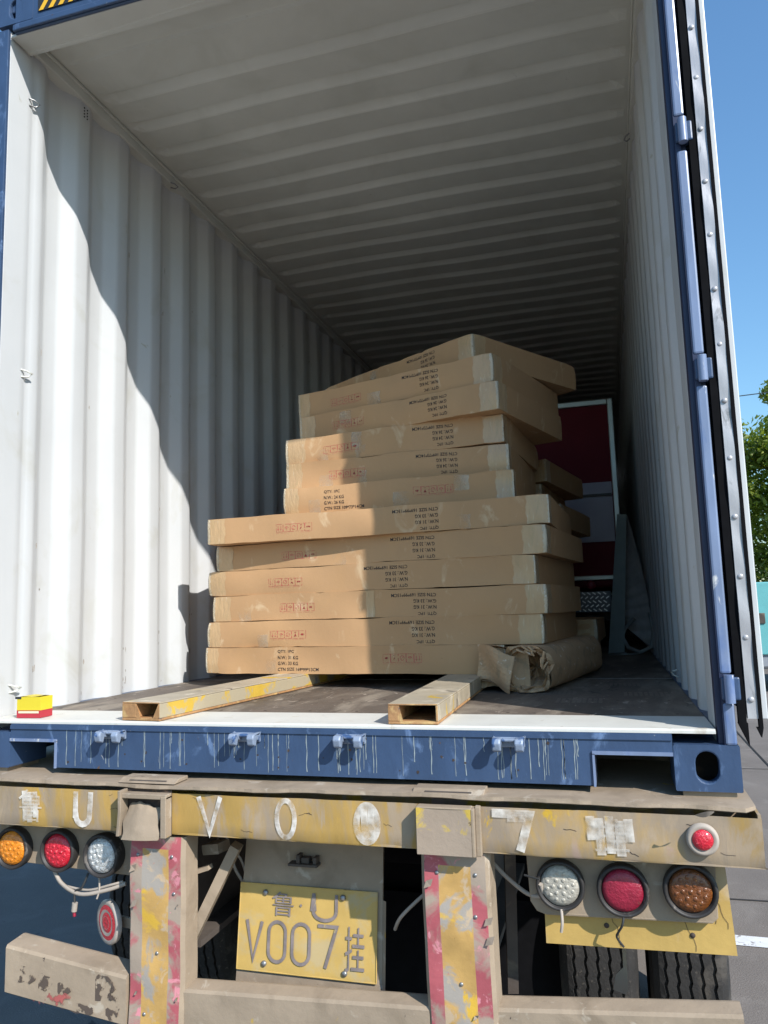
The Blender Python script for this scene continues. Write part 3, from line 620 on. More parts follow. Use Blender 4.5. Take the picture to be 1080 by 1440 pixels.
# folded thickness at the mouth, then the crumpled filling
ring = []
for q, (rr, dd) in enumerate(((1.0, 0), (.98, -.008), (.90, -.008), (.84, .014), (.76, .004), (.68, .05), (.45, .12), (.01, .13))):
    ring += [rp(0, a, rr*(1+.05*math.sin(a*(5+q)+q)))+d*(dd+(.012*math.sin(a*5)+.008*math.sin(a*11))+.010*mnoise.noise(Vector((a*2.2, q*1.7, 2)))) for a in [2*math.pi*k/NR for k in range(NR)]]
m.add(ring, [(i*NR+k, (i+1)*NR+k, (i+1)*NR+(k+1) % NR, i*NR+(k+1) % NR) for i in range(7) for k in range(NR)], 0, False)
m.add([rp(1, a, .98) for a in [2*math.pi*k/NR for k in range(NR)]], [tuple(range(NR))], 0)
# flap that leans out to the left in front
def fl_(u_, v_): return A0 + sd*(-.215+.155*u_+.018*v_) + Vector((0, 0, FZ+.045+.140*v_-.035*u_+.012*math.sin(u_*5))) + d*(.01-.045*u_+.02*math.sin(v_*3+u_*4)-.02*v_*(1-u_))
m.sheet(fl_, 8, 8, 0, False); m.sheet(lambda a, b: fl_(a, b)+d*.006, 8, 8, 0, False)
m.sheet(lambda a, b: A0+sd*(-.20+.20*a)+Vector((0, 0, FZ+.01+.165*b+.01*math.sin(a*6)-.02*(1-a)*(b > .5)))+d*(.022+.01*math.sin(a*7+b*3)), 8, 6, 0, False)
m.sheet(lambda a, b: A0+sd*(-.20+.16*a)+Vector((0, 0, FZ+.012+.006*math.sin(a*6)+.03*(1-a)))+d*(.0+.3*b), 8, 4, 0, False)
m.sheet(lambda a, b: A0+sd*(-.20+.22*a)+Vector((0, 0, FZ+.172+.008*math.sin(a*6+b*3)))+d*(.0+.2*b), 8, 4, 0, False)
# torn strips round the mouth
for k in range(9):
    a = R.uniform(-.6, 2.0); r1 = R.uniform(.6, .8); p0 = rp(0, a, r1)-d*.018; p1 = rp(0, a+R.uniform(.2, .5), r1+R.uniform(.1, .25))-d*.022
    m.tube([p0, (p0+p1)/2-d*.008, p1], .0045, 5)
tag(link('cardboard_roll', m, 'cardboard_worn', None, origin=(.70, 1.35, FZ)), 'crumpled rolled up cardboard with a torn open end, lying on the container floor', 'cardboard roll')

# ------------------------------------------------------------------ two steel beams under the stack
def beam(a, b, lab, mats, lip):
    a, b = Vector(a), Vector(b); d = (b-a).normalized(); s = Vector((d.y, -d.x, 0)); H, W, t = .059, .150, .005; m = MB(); L = (b-a).length
    def blk(u0, u1, z0, z1, mi, l0=0., l1=L, mend=2):
        c = a + d*((l0+l1)/2) + s*((u0+u1)/2) + Vector((0, 0, (z0+z1)/2)); m.obox(c, (d, s, Vector((0, 0, 1))), ((l1-l0)/2, abs(u1-u0)/2, (z1-z0)/2), mi)
        f0 = len(m.f)-6; m.m[f0] = mend
    h = W/2
    blk(-h, h, H-t, H, 0, .0); blk(-h, h, 0, t*1.6, 2, .0); blk(h-t*1.4, h, t*1.6+.0005, H-t-.0005, 1, 0)
    blk(-h, -h+lip, t*1.6+.0005, H-t-.0005, 2, 0)
    for q_ in (1,): m.add([a+s*(-h+lip)+Vector((0, 0, t*1.6)), a+s*(-h+lip+lip*.35)+Vector((0, 0, t*1.6)), a+s*(-h+lip)+Vector((0, 0, H-t))], [(0, 1, 2)], 2)
    if lip > .05: m.add([a+s*(h-t)+Vector((0, 0, t*1.6)), a+s*(h-t-.022)+Vector((0, 0, t*1.6)), a+s*(h-t)+Vector((0, 0, H-t))], [(0, 1, 2)], 2)
    m.obox(a+d*(L-.01)+Vector((0, 0, H/2)), (d, s, Vector((0, 0, 1))), (.004, h-.012, H/2-.01), 3)
    o = link('steel_beam', m, mats, None, origin=(a.x, a.y, a.z), bevel=.002)
    return tag(o, lab, 'steel beam', 'steel beams laid on the container sill')
beam((-.562, .015, FZ+.001), (-.395, 1.75, FZ+.001), 'left steel box beam with patches of yellow paint, jutting over the sill beneath the cartons', ('bare_steel_beam', 'beam_yellow', 'beam_rust', 'beam_inside'), .056)
beam((.350, .012, FZ+.001), (.318, 1.75, FZ+.001), 'right steel box beam, plain and open ended, reaching from the sill to the cardboard roll', ('bare_steel_beam', 'bare_steel_beam', 'beam_rust', 'beam_inside'), .034)

# ------------------------------------------------------------------ small yellow and red pack
m = MB(); c = Vector((-1.026, .075, FZ)); ax = (Vector((.998, .06, 0)).normalized(), Vector((-.06, .998, 0)).normalized(), Vector((0, 0, 1)))
m.obox(c+Vector((0, 0, .0135)), ax, (.047, .032, .0125), 1); m.obox(c+Vector((0, 0, .0488)), ax, (.0468, .0318, .0225), 0)
tp = c+Vector((0, 0, .0714))
m.sheet(lambda a, b: tp + ax[0]*(-.045+.090*a) + ax[1]*(-.032+.064*b) + Vector((0, 0, .0016*math.sin(a*7)+.003*a)), 8, 4, 0)
m.obox(c+Vector((0, 0, .020))-ax[1]*.0323, ax, (.040, .0004, .0035), 3)
m.obox(c-ax[0]*.042+ax[1]*-.0322+Vector((0, 0, .0685)), ax, (.012, .0008, .004), 2)
tag(link('small_carton', m, ('pack_yellow', 'pack_red', 'pack_dark', 'pack_cream'), None, origin=tuple(c), bevel=.013, seg=5), 'small yellow and red pack standing at the left end of the white sill', 'pack')

# ------------------------------------------------------------------ things deep inside the container
t = thing('red_trailer', 'dark red box trailer with pale metal trim, parked behind the cartons', 'trailer', (.35, 4.8, FZ))
X0, X1, Y0, Y1 = -.35, 1.035, 3.6, 6.6
m = MB(); m.box(X0+.02, X1-.02, Y0+.02, Y1, .60, 1.985); body = link('body_panel', m, 'machine_red', t, bevel=.02)
for (a, b, c_, e_) in ((X0, X0+.04, .60, 2.0), (X1-.04, X1, .60, 2.0), (X0+.0405, X1-.0405, 1.958, 2.0), (X0+.0405, X1-.0405, .655, .69)):
    m = MB(); m.box(a, b, Y0, Y0+.05, c_, e_); link('trim', m, 'machine_trim', t, bevel=.006)
m = MB(); m.box(.10, X1-.045, Y0+.008, Y0+.022, 1.285, 1.375); m.box(.10, X1-.045, Y0+.008, Y0+.022, .935, 1.275); link('grey_panel', m, 'machine_panel', t)
m = MB(); m.box(.10, X1-.05, Y0-.01, Y0+.007, 1.272, 1.288); link('latch_bar', m, 'pack_dark', t)
m = MB(); m.box(X0, X1-.1, Y0-.002, Y0+.03, .425, .575)
for i in range(34):
    for j in range(5):
        cx, cz = X0+.02+i*.037+(.0185 if j % 2 else 0), .44+j*.030
        if cx < X1-.12: m.obox((cx, Y0-.004, cz), (Vector((.8, 0, .6 if j % 2 else -.6)), Vector((0, 1, 0)), Vector((-.6 if j % 2 else .6, 0, .8))), (.013, .003, .0035), 1)
link('diamond_plate', m, ('tread_base', 'diamond_plate'), t)
for cx in (.80, -.2):
    m = MB(); m.lathe([(.032, 0), (.030, -.012), (.02, -.018), (.0001, -.02)], (cx, Y0-.001, .62), (0, 1, 0), 20); link('lamp', m, 'lens_red_dusty', t)
m = MB(); m.box(X0+.1, X1-.1, Y0+.1, Y1-.2, .36, .43); link('chassis', m, 'chassis_dark', t)
for sx in (X0+.05, X1-.22):
    m = MB(); m.lathe([(.0001, 0), (.15, 0), (.20, .01), (.20, .14), (.15, .15), (.0001, .15)], (sx, 5.2, FZ+.2), (1, 0, 0), 24); link('wheel', m, 'tyre_rubber', t)
m = MB(); m.add([(.892, 3.0, FZ), (.992, 3.0, FZ), (.992, 3.04, FZ), (.892, 3.04, FZ), (1.006, 3.1, 1.075), (1.066, 3.1, 1.070), (1.066, 3.14, 1.070), (1.006, 3.14, 1.075)], [(0, 1, 5, 4), (1, 2, 6, 5), (2, 3, 7, 6), (3, 0, 4, 7), (4, 5, 6, 7), (3, 2, 1, 0)])
m.add([(.905, 2.997, FZ+.03), (.912, 2.997, FZ+.03), (1.012, 3.094, 1.05), (1.008, 3.094, 1.05)], [(0, 1, 2, 3)])
tag(link('leaning_board', m, 'dull_grey_green', None, origin=(.94, 3.02, FZ)), 'narrow dull grey board leaning in the dark beside the red trailer', 'board')
# folded ribbed mat
m = MB()
def mp_(a, b):
    zt = 1.04-.70*b; wl = 1.058-.06*b; wr = 1.075+.105*math.sin(min(1, b*1.05)*1.45); x = wl+(wr-wl)*a
    rib = .009*math.sin((a*1.4+b*7.5)*9)
    return Vector((x, 3.22-.18*a+rib, zt-(.16*a*b)))
m.sheet(mp_, 16, 90, 0)
m.sheet(lambda a, b: mp_(a, b)+Vector((0, .018, 0)), 16, 30, 0)
mo = link('folded_mat', m, 'mat_grey', None, origin=(1.1, 3.1, FZ)); tag(mo, 'ribbed grey mat folded and propped against the right wall beside the board', 'mat')
mo['_o'] = (1.1, 3.1, FZ+ZB)
m = MB(); m.tube([(1.165, 3.05, .42), (1.178, 3.02, .30), (1.160, 3.0, .205), (1.09, 3.0, .172), (1.02, 3.02, .20), (.985, 3.05, .27), (1.01, 3.06, .33), (1.07, 3.05, .385)], .013, 8)
link('strap', m, 'strap_grey', mo)
m = MB(); m.tube([(1.0, 3.0, FZ+.012), (.9, 2.9, FZ+.01), (1.0, 2.84, FZ+.012), (1.07, 2.92, FZ+.01)], .006, 6); link('buckle', m, 'machine_trim', mo)
# dark pole leaning at the left wall behind the stack
m = MB(); m.tube([(-1.02, 3.2, FZ), (-1.13, 3.35, 1.32)], .018, 8); tag(link('leaning_pole', m, 'chassis_dark', None, origin=(-1.02, 3.2, FZ)), 'thin dark pole leaning on the left wall behind the cartons', 'pole')

# ------------------------------------------------------------------ the trailer that carries the container
T = thing('container_trailer', 'dusty yellow container trailer seen from behind with plate, lamps and two striped posts', 'trailer', (0, 0, -ZB))
YF = -.12
T.scale = (1.0216, 1.0, 1.0216); T.location = (T.location.x-.020, T.location.y+.045, -.0107+ZB*(1-1.0216))
m = MB(); nx = 110
def wav(x, z): return .0022*math.sin(x*9+z*14)+.0016*math.sin(x*23+1)+.0012*math.sin(x*41+z*30)
xs = [-1.25+2.487*i/nx for i in range(nx+1)]; zz = [-.148, -.142, -.11, -.08, -.05, -.030]
m.add([(x+(.010*(1 if k < 1 else 0)), YF+wav(x, z)+(.004 if k in (0,) else 0), z) for x in xs for k, z in enumerate(zz)], [(i*6+j, (i+1)*6+j, (i+1)*6+j+1, i*6+j+1) for i in range(nx) for j in range(5)], 0, True)
m.box(-1.25, 1.237, YF+.0035, .10, -.148, -.142, 0); m.box(-1.25, 1.237, .02, .03, -.142, -.03, 0); m.box(1.230, 1.2372, YF+.004, .10, -.142, -.024, 0)
R = rnd(8)
for k in range(16):
    x, z_ = R.uniform(-1.1, 1.2), R.uniform(-.135, -.04); l = R.uniform(.008, .04); a = R.uniform(-.35, .35)
    pts = [(x+l*i/4*math.cos(a)+R.uniform(-.002, .002), z_+l*i/4*math.sin(a)+R.uniform(-.003, .003)) for i in range(5)]
    ribbon(m, lambda p, q: Vector((p, YF-.0008+wav(p, q), q)), pts, R.uniform(.0006, .0018), 1)
bm_ = link('rear_beam', m, ('dusty_yellow', 'rust_and_shade_dark'), T)
F = lambda a, b: Vector((a, YF-.0042+wav(a, b)*.9, b))
def mark(fn):
    m = MB(); fn(m); link('painted_character', m, ('faded_white_paint', 'blotchy_white_paint'), bm_)
def c_first(m):
    put2d(m, glyphs('鲁'), F, -.905, -.134, .085, .098, 1)
    for x, a_, b_ in ((-.885, -.040, -.125), (-.868, -.045, -.135), (-.848, -.042, -.12)): ribbon(m, F, [(x, a_), (x+.006, b_)], .019, 1)
def c_last(m):
    put2d(m, glyphs('挂'), F, .845, -.126, .085, .080, 1)
    for x, a_, b_ in ((.838, -.042, -.10), (.860, -.046, -.135), (.884, -.040, -.130), (.908, -.05, -.135), (.93, -.045, -.10)): ribbon(m, F, [(x, a_), (x+.003, b_)], .022, 1)
mark(c_first); mark(c_last)
mark(lambda m: ribbon(m, F, [(-.695, -.036), (-.693, -.105)]+ell(-.667, -.105, .024, .026, 180, 360, 8)+[(-.640, -.036)], .018, 0))
mark(lambda m: ribbon(m, F, [(-.272, -.036), (-.236, -.136), (-.200, -.034)], .015, 0))
mark(lambda m: ribbon(m, F, ell(.005, -.086, .027, .050), .014, 0))
def c_nought(m):
    ribbon(m, F, ell(.245, -.088, .030, .048), .018, 1); ribbon(m, F, [(.236, -.05), (.240, -.13)], .02, 1); ribbon(m, F, [(.256, -.05), (.258, -.13)], .018, 1)
mark(c_nought)
def c_seven(m):
    ribbon(m, F, [(.590, -.044), (.688, -.045), (.660, -.136)], .022, 1); ribbon(m, F, [(.63, -.055), (.68, -.055)], .018, 1)
mark(c_seven)
# scratches and peeled paint
# cap plate with a ragged front edge
m = MB(); pts = []; n = 90
for i in range(n+1):
    x = -1.25+2.48*i/n; e = -.131+.004*math.sin(x*7)+.0025*math.sin(x*31)+.0015*math.sin(x*83); zt = -.0035+.0030*math.sin(x*3.2)+.0012*math.sin(x*19)
    if x > 1.215: e += (x-1.215)*2.0
    pts.append((x, e, zt))
v = []
for x, e, zt in pts: v += [(x, .16, -.003), (x, e+.02, zt), (x, e+.001, zt-.001), (x, e, zt-.0095), (x, e+.002, zt-.0115), (x, .12, -.024)]
m.add(v, [(i*6+j, (i+1)*6+j, (i+1)*6+j+1, i*6+j+1) for i in range(n) for j in range(5)], 0, False)
m.box(-1.25, 1.23, .155, .5, -.03, -.004)
link('cap_plate', m, 'dust_steel', T)
for x0, x1 in ((-.545, -.35), (.375, .57)):
    m = MB(); m.prism([(-.126, -.004), (-.10, .0075), (-.048, .0075), (-.048, -.004)], 'x', x0, x1); m.obox(((x0+x1)/2, -.114, .0015), (Vector((1, 0, 0)), Vector((0, .96, .28)), Vector((0, -.28, .96))), ((x1-x0)*.33, .003, .0018), 1)
    link('pad_plate', m, ('dust_steel', 'chassis_dark'), T, bevel=.003)
# bracket boxes over the posts
m = MB(); x0, x1 = .394, .540
m.sheet(lambda a, b: Vector((x0+(x1-x0)*a, -.160+.004*math.sin(a*3.1)*math.sin(b*2.5), -.148+.118*b)), 10, 8, 1)
m.box(x0, x1, -.1595, YF-.004, -.033, -.028, 0); m.box(x0-.002, x0+.006, -.158, YF-.004, -.148, -.030, 0)
m.box(x1-.001, x1+.008, -.158, YF-.004, -.150, -.030, 0); m.box(x1+.008, x1+.022, -.142, YF-.004, -.152, -.026, 0); m.box(x0, x1, -.157, YF-.002, -.1485, -.144, 0)
link('post_bracket', m, ('dust_steel', 'dust_pink'), T, bevel=.003)
m = MB(); x0, x1 = -.520, -.360
def torn(a, b):
    return Vector((x0+.020+(x1-x0-.050)*a+.004*math.sin(b*9)+.006*(1-b)*(a-.5), -.128-.040*(1-b)**.6*(1-.3*a)-.008*math.sin(a*3.1), -.156+(.092+.008*math.sin(a*5)+.002*math.sin(a*23))*b))
m.sheet(torn, 16, 12, 0); m.sheet(lambda a, b: torn(a, b)+Vector((0, .004, 0)), 16, 12, 0)
m.add([(x0, YF-.003, -.15), (x1, YF-.003, -.15), (x1, YF-.003, -.02), (x0, YF-.003, -.02)], [(0, 1, 2, 3)], 2)  # dark backing sheet standing in for the shaded gap in the bracket
m.box(x1-.018, x1, -.158, YF-.004, -.150, -.034, 0); m.box(x0, x1, -.156, YF-.004, -.042, -.028, 0); m.prism([(x0, -.02), (x0+.010, -.02), (x0+.012, -.08), (x0+.006, -.15), (x0-.004, -.15), (x0+.002, -.08)], 'y', -.164, YF-.004, 0)
link('post_bracket', m, ('dust_steel', 'dust_pink', 'rust_and_shade_dark'), T, bevel=.002)['label'] = 'torn open post bracket with a bent front sheet'
# striped posts
def post(x0, x1, lean, seed, zt):
    R = rnd(seed); m = MB(); W = x1-x0; yb = YF+.010
    def P(a, z_, dy=0): return Vector((x0+W*a+lean*(-z_-.15), yb+.003*math.sin(z_*11+seed)+.002*math.sin(z_*29+a*5)+dy-.004*(a-.5)*math.sin(z_*7), z_))
    cols = [(0, .23, 1), (.23, .76, 2), (.76, 1, 1)]
    zs = [zt+(-.98-zt)*i/46 for i in range(47)]
    for a0, a1, mi in cols:
        k = 4; vs = [P(a0+(a1-a0)*j/k, z_) for z_ in zs for j in range(k+1)]
        m.add(vs, [(i*(k+1)+j, (i+1)*(k+1)+j, (i+1)*(k+1)+j+1, i*(k+1)+j+1) for i in range(2) for j in range(k)], 1, True)
        m.add(vs, [(i*(k+1)+j, (i+1)*(k+1)+j, (i+1)*(k+1)+j+1, i*(k+1)+j+1) for i in range(2, len(zs)-1) for j in range(k)], mi, True)
    for a_, s_ in ((0, -1), (1, 1)):
        vs = []
        for z_ in zs: vs += [P(a_, z_), P(a_, z_)+Vector((s_*.010, .012, 0)), P(a_, z_)+Vector((s_*.014, .075, 0))]
        m.add(vs, [(i*3+j, (i+1)*3+j, (i+1)*3+j+1, i*3+j+1) for i in range(len(zs)-1) for j in range(2)], 0, False)
    m.add([P(0, zt), P(1, zt), P(1, zt)+Vector((.014, .075, 0)), P(0, zt)+Vector((-.014, .075, 0))], [(0, 1, 2, 3)], 0)
    o = link('post', m, ('dust_steel', 'tape_red', 'tape_yellow'), T)
    for (a, z_) in ((.17, zt-.055), (.80, zt-.055), (.84, zt-.16), (.55, zt-.33), (.30, zt-.50)):
        b = MB(); c = P(a+R.uniform(-.04, .04), z_); b.lathe([(.0055, .002), (.0055, -.0015), (.0035, -.0035), (.0001, -.004)], c, (0, 1, 0), 10); link('rivet', b, 'rivet_metal', o)
    b = MB()                                                            # peeled and torn scraps
    for k in range(7):
        a, z_ = R.choice([.05, .3, .7, .95])+R.uniform(-.08, .08), R.uniform(-.85, zt-.03); c = P(min(.98, max(0, a)), z_, -.004); s_ = R.uniform(.008, .022)
        b.add([c, c+Vector((s_, -.006, s_*.4)), c+Vector((s_*.7, -.016*R.random(), -s_*.5)), c+Vector((-s_*.3, -.004, -s_*.9))], [(0, 1, 2), (0, 2, 3)])
    link('peeled_scrap', b, 'dust_pink', o)['kind'] = 'stuff'
    return o
post(-.503, -.336, -.010, 1, -.158); post(.399, .563, .012, 2, -.152)
# licence plate board
v0 = Vector((-.228, .066, -.333)); ub = Vector((1, 0, -.0)).normalized(); wb_ = Vector((0, -.035, -.235)).normalized(); nb = ub.cross(wb_).normalized()
if nb.y > 0: nb = -nb
BP = lambda a, b, h=0.: v0 + ub*a + wb_*b + nb*h                       # a right, b down, h out
m = MB(); q = [BP(.008, -.17, -.004), BP(.455, -.17, -.004), BP(.455, .285, -.004), BP(-.004, .285, -.004)]
m.add(q+[p-nb*.01 for p in q], [(0, 1, 2, 3), (4, 7, 6, 5), (0, 4, 5, 1), (1, 5, 6, 2), (2, 6, 7, 3), (3, 7, 4, 0)])
m.add([BP(.455, .02, -.004), BP(.470, .02, .012), BP(.470, .285, .012), BP(.455, .285, -.004)], [(0, 1, 2, 3)])
bo = link('plate_board', m, 'dust_steel', T)
m = MB(); c = BP(.21, -.075, 0)
m.box(c.x-.045, c.x+.05, c.y-.035, c.y, c.z-.010, c.z-.002); m.box(c.x-.02, c.x-.008, c.y-.03, c.y, c.z-.002, c.z+.022); m.box(c.x+.034, c.x+.046, c.y-.03, c.y, c.z-.002, c.z+.018); m.box(c.x-.005, c.x+.02, c.y-.025, c.y, c.z-.002, c.z+.014)
link('plate_lamp_bracket', m, 'chassis_dark', bo, bevel=.002)
m = MB(); PW, PH = .44, .238
m.sheet(lambda a, b: BP(PW*a, PH*b, .003+.0018*math.sin(a*6)*math.sin(b*3.1)+.001*math.sin(a*17)), 22, 14, 0)
for a, b, c_, e_ in ((0, 0, 1, 0), (0, 1, 1, 1), (0, 0, 0, 1), (1, 0, 1, 1)): m.tube([BP(PW*a, PH*b, .002), BP(PW*(a+c_)/2, PH*(b+e_)/2, .0025), BP(PW*c_, PH*e_, .002)], .0022, 6, 0)
pl = link('licence_plate', m, 'plate_yellow', bo)
m = MB(); G = lambda a, b: BP(a, PH-b, .0066+.001*math.sin(a/PW*17)+.0018*math.sin(a/PW*6)*math.sin((PH-b)/PH*3.1))
put2d(m, glyphs('鲁'), G, .108, .155, .072, .066, 0)
m.add([G(.203+.004*math.cos(k*.785), .188+.004*math.sin(k*.785)) for k in range(8)], [tuple(range(8))], 0)
ribbon(m, G, [(.243, .224), (.243, .176)]+ell(.279, .176, .036, .024, 180, 360, 10)+[(.315, .224)], .0100, 0)
ribbon(m, G, [(.030, .138), (.054, .030), (.080, .136)], .0105, 0)
ribbon(m, G, stadium(.130, .084, .027, .054), .0098, 0); ribbon(m, G, stadium(.207, .084, .027, .054), .0098, 0)
ribbon(m, G, [(.258, .137), (.318, .137), (.284, .026)], .0100, 0)
put2d(m, glyphs('挂'), G, .345, .024, .060, .118, 0)
link('plate_characters', m, 'plate_ink', pl)
for a, b in ((.085, .022), (.305+.03, .020), (.09, PH-.022), (.345, PH-.018)):
    mm = MB(); mm.lathe([(.0085, 0), (.0085, .004), (.005, .007), (.0001, .0075)], BP(a, b, .004), nb, 12); link('bolt', mm, 'rivet_metal', pl)
# lower bumper
m = MB()
def lbar(a, b, h, mi=0, lip=.055, droop=0.):
    a, b = Vector(a), Vector(b); d = (b-a); k = 24; vs = []
    for i in range(k+1):
        p = a+d*i/k; ww = 0
        vs += [p+Vector((0, lip+.01, .004)), p+Vector((0, lip, .006)), p+Vector((0, .006, 0)), p+Vector((0, 0+ww, -.008)), p+Vector((0, ww*1.2, -h*.5)), p+Vector((0, ww, -h+.006)), p+Vector((0, .008, -h)), p+Vector((0, lip, -h))]
    m.add(vs, [(i*8+j, (i+1)*8+j, (i+1)*8+j+1, i*8+j+1) for i in range(k) for j in range(7)], mi, False)
    for e in (0, k): m.add(vs[e*8+1:e*8+8], [tuple(range(7))], mi)
lbar((-.345, YF+.02, -.582), (.398, YF+.02, -.552), .16); link('bumper_bar', m, 'dust_steel', T)
m = MB(); lbar((.575, YF+.03, -.540), (1.165, YF+.03, -.492), .16); link('bumper_bar', m, 'dust_steel', T)
m = MB(); lbar((-.925, YF-.02, -.496), (-.518, YF+.01, -.560), .140, lip=.075)
bb = link('bumper_bar', m, 'dust_steel', T); bb['label'] = 'bent bumper end drooping at the left'
m = MB()
def stain(m, cx, cz, w_, h_, y0_, mi):
    ws = rnd(int(cx*1000)); n_ = 18
    m.add([(cx+w_*ws.uniform(.75, 1.15)*math.cos(k*6.283/n_), y0_, cz+h_*ws.uniform(.75, 1.15)*math.sin(k*6.283/n_)) for k in range(n_)], [tuple(range(n_))], mi)
for cx, cz, w_, h_ in ((-.86, -.575, .045, .028), (-.79, -.592, .03, .025), (-.725, -.605, .03, .02), (-.60, -.60, .05, .04), (-.565, -.64, .03, .05), (-.66, -.66, .05, .015)): stain(m, cx, cz, w_, h_, YF-.0215+(cx+.925)*.074, 0)
stain(m, -.76, -.640, .085, .024, YF-.0220+.0122, 1)
link('worn_patch', m, ('grime', 'red_remnant'), bb)['kind'] = 'stuff'
# lamp brackets and lamps
def lamp(x, y, z_, r, lens, ring_col='black_rubber', tilt=0., dots=True):
    m = MB(); ax = Vector((tilt, 1, -.0)).normalized()
    m.lathe([(r*1.20, .030), (r*1.27, .004), (r*1.26, -.010), (r*1.17, -.018), (r*1.07, -.013), (r*1.02, -.002), (.0001, -.001)], (x, y, z_), ax, 40, ms=[0, 0, 0, 0, 0, 0])
    o = link('tail_lamp', m, ('dusty_rubber',), T)
    l = MB(); l.lathe([(r*1.01, -.003), (r*.97, -.010), (r*.75, -.0145), (r*.4, -.0165), (.0001, -.017)], (x, y, z_), ax, 32)
    lo_ = link('lens', l, lens, o)
    if dots:
        e = MB(); R = rnd(int(x*77)); ks = [(0, 0)]+[(r*.36*math.cos(k*1.047), r*.36*math.sin(k*1.047)) for k in range(6)]+[(r*.66*math.cos(k*.524+.2), r*.66*math.sin(k*.524+.2)) for k in range(12)]
        for (dx, dz) in ks:
            e.lathe([(r*.125, .0015), (r*.09, -.0008), (r*.04, -.0014), (.0001, -.0015)], (x+dx, y-.0180+.0070*(dx*dx+dz*dz)/(r*r), z_+dz), (0, 1, 0), 10)
        link('lens_facet', e, lens, lo_)
    return o
m = MB(); yb = -.030
m.prism([(.662, -.150), (1.135, -.150), (1.132, -.298), (1.118, -.312), (.71, -.322), (.684, -.314), (.668, -.290)], 'y', yb, yb+.006, 0); m.prism([(.70, -.320), (1.12, -.311), (1.12, -.306), (.70, -.315)], 'y', yb-.0005, yb+.05, 0)
link('lamp_bracket', m, 'dust_steel', T, bevel=.002)
m = MB(); m.prism([(-1.06, -.150), (-.545, -.150), (-.540, -.262), (-.555, -.305), (-.60, -.303), (-1.06, -.285)], 'y', yb, yb+.006, 0); link('lamp_bracket', m, 'dust_steel', T, bevel=.002)
ly = yb-.016
lamp(.750, ly, -.238, .050, 'lens_clear_dusty'); lamp(.907, ly, -.240, .0515, 'lens_red_dusty', dots=False); lamp(1.070, ly, -.229, .052, 'lens_amber_dark')
lamp(-.990, ly, -.240, .052, 'lens_amber'); lamp(-.813, ly, -.239, .051, 'lens_red'); lamp(-.644, ly-.01, -.241, .052, 'lens_clear', tilt=.05)
# small marker lamp
m = MB(); m.lathe([(.038, .0), (.037, -.010), (.030, -.014), (.025, -.009), (.0001, -.008)], (1.101, YF-.004, -.0833), (0, 1, 0), 32); mo = link('marker_lamp', m, 'cable_grey', T)
m = MB(); m.lathe([(.0245, -.010), (.022, -.016), (.012, -.0195), (.0001, -.020)], (1.101, YF-.004, -.0833), (0, 1, 0), 28); link('lens', m, 'lens_red', mo)
# yellow panel behind the right lamps
m = MB(); m.prism([(.702, -.29), (.702, -.402), (1.172, -.392), (1.158, -.150), (1.10, -.150), (.78, -.29)], 'y', -.006, .0, 0); yp_ = link('yellow_panel', m, 'dusty_yellow_bright', T)
for x, z_ in ((.86, -.345), (1.07, -.352)):
    m = MB(); m.lathe([(.007, 0), (.006, -.003), (.0001, -.004)], (x, -.006, z_), (0, 1, 0), 10); link('rivet', m, 'rust_and_shade_dark', yp_)
R = rnd(2)
for x, z1, z0_ in ((.875, -.30, -.395), (1.045, -.285, -.39), (1.125, -.22, -.33), (1.10, -.27, -.32)):
    m = MB(); pts = [(x+.03*i/8*(1 if x > 1 else .6)+R.uniform(-.006, .006), z1+(z0_-z1)*i/8) for i in range(9)]; ribbon(m, lambda a, b: Vector((a, -.0072, b)), pts, .0012, 0)
    link('crack', m, 'rust_and_shade_dark', yp_)
# round reflector on the left post
ax = Vector((.50, 1, 0)).normalized(); c = Vector((-.660, .0, -.46)); m = MB()
prof = [(.074, .012), (.076, 0), (.070, -.006), (.060, -.004), (.059, -.004), (.045, -.007), (.044, -.007), (.034, -.005), (.033, -.005), (.022, -.008), (.021, -.008), (.011, -.006), (.0001, -.008)]
prof = [(r_*.88, t_) for r_, t_ in prof]
m.lathe(prof, c, ax, 32, ms=[1, 1, 1, 1, 0, 0, 1, 0, 0, 1, 0, 0]); rf = link('reflector', m, ('lens_red', 'reflector_pale'), T)
m = MB(); m.bar(c+Vector((.03, .02, .0)), (-.50, -.03, -.45), .01, .03); link('reflector_bracket', m, 'dust_steel', T)
# frame behind: rails, cross tubes, braces, mudguard flaps
for sx in (-.42, .47):
    m = MB(); m.box(sx-.07, sx+.07, .03, 11.8, -.152, -.136); m.box(sx-.07, sx+.07, .03, 11.8, -.52, -.50); m.box(sx-.008, sx+.008, .03, 11.8, -.499, -.153); link('frame_rail', m, 'chassis_dark', T)
for yy in (.45, 2.2, 4.5, 7, 9.5, 11.6):
    m = MB(); m.box(-1.2, 1.2, yy, yy+.1, -.135, -.03); link('cross_beam', m, 'chassis_dark', T)
m = MB(); m.box(-.62, .64, .95, 1.02, -.80, -.16); m.box(-.66, .668, .90, .949, -1.05, -.62); link('shade_filler_panel', m, 'black_rubber', T)  # added black panels that fill the space under the frame with shade
m = MB(); m.tube([(-.28, .72, -.33), (.36, .72, -.33)], .12, 20); link('shade_filler_cylinder', m, 'black_rubber', T)  # added black cylinder, more dark filling behind the plate
m = MB(); m.bar((-.22, .02, -.21), (-.42, -.02, -.60), .055, .03); link('brace', m, 'dust_steel', T)
m = MB(); m.bar((-.34, .06, -.235), (-.28, .05, -.225), .06, .03); m.bar((-.335, -.02, -.28), (-.29, -.02, -.265), .03, .012); link('brace', m, 'dust_steel', T)
m = MB(); m.bar((.61, .04, -.16), (.585, .15, -.60), .03, .03); link('brace', m, 'chassis_dark', T)
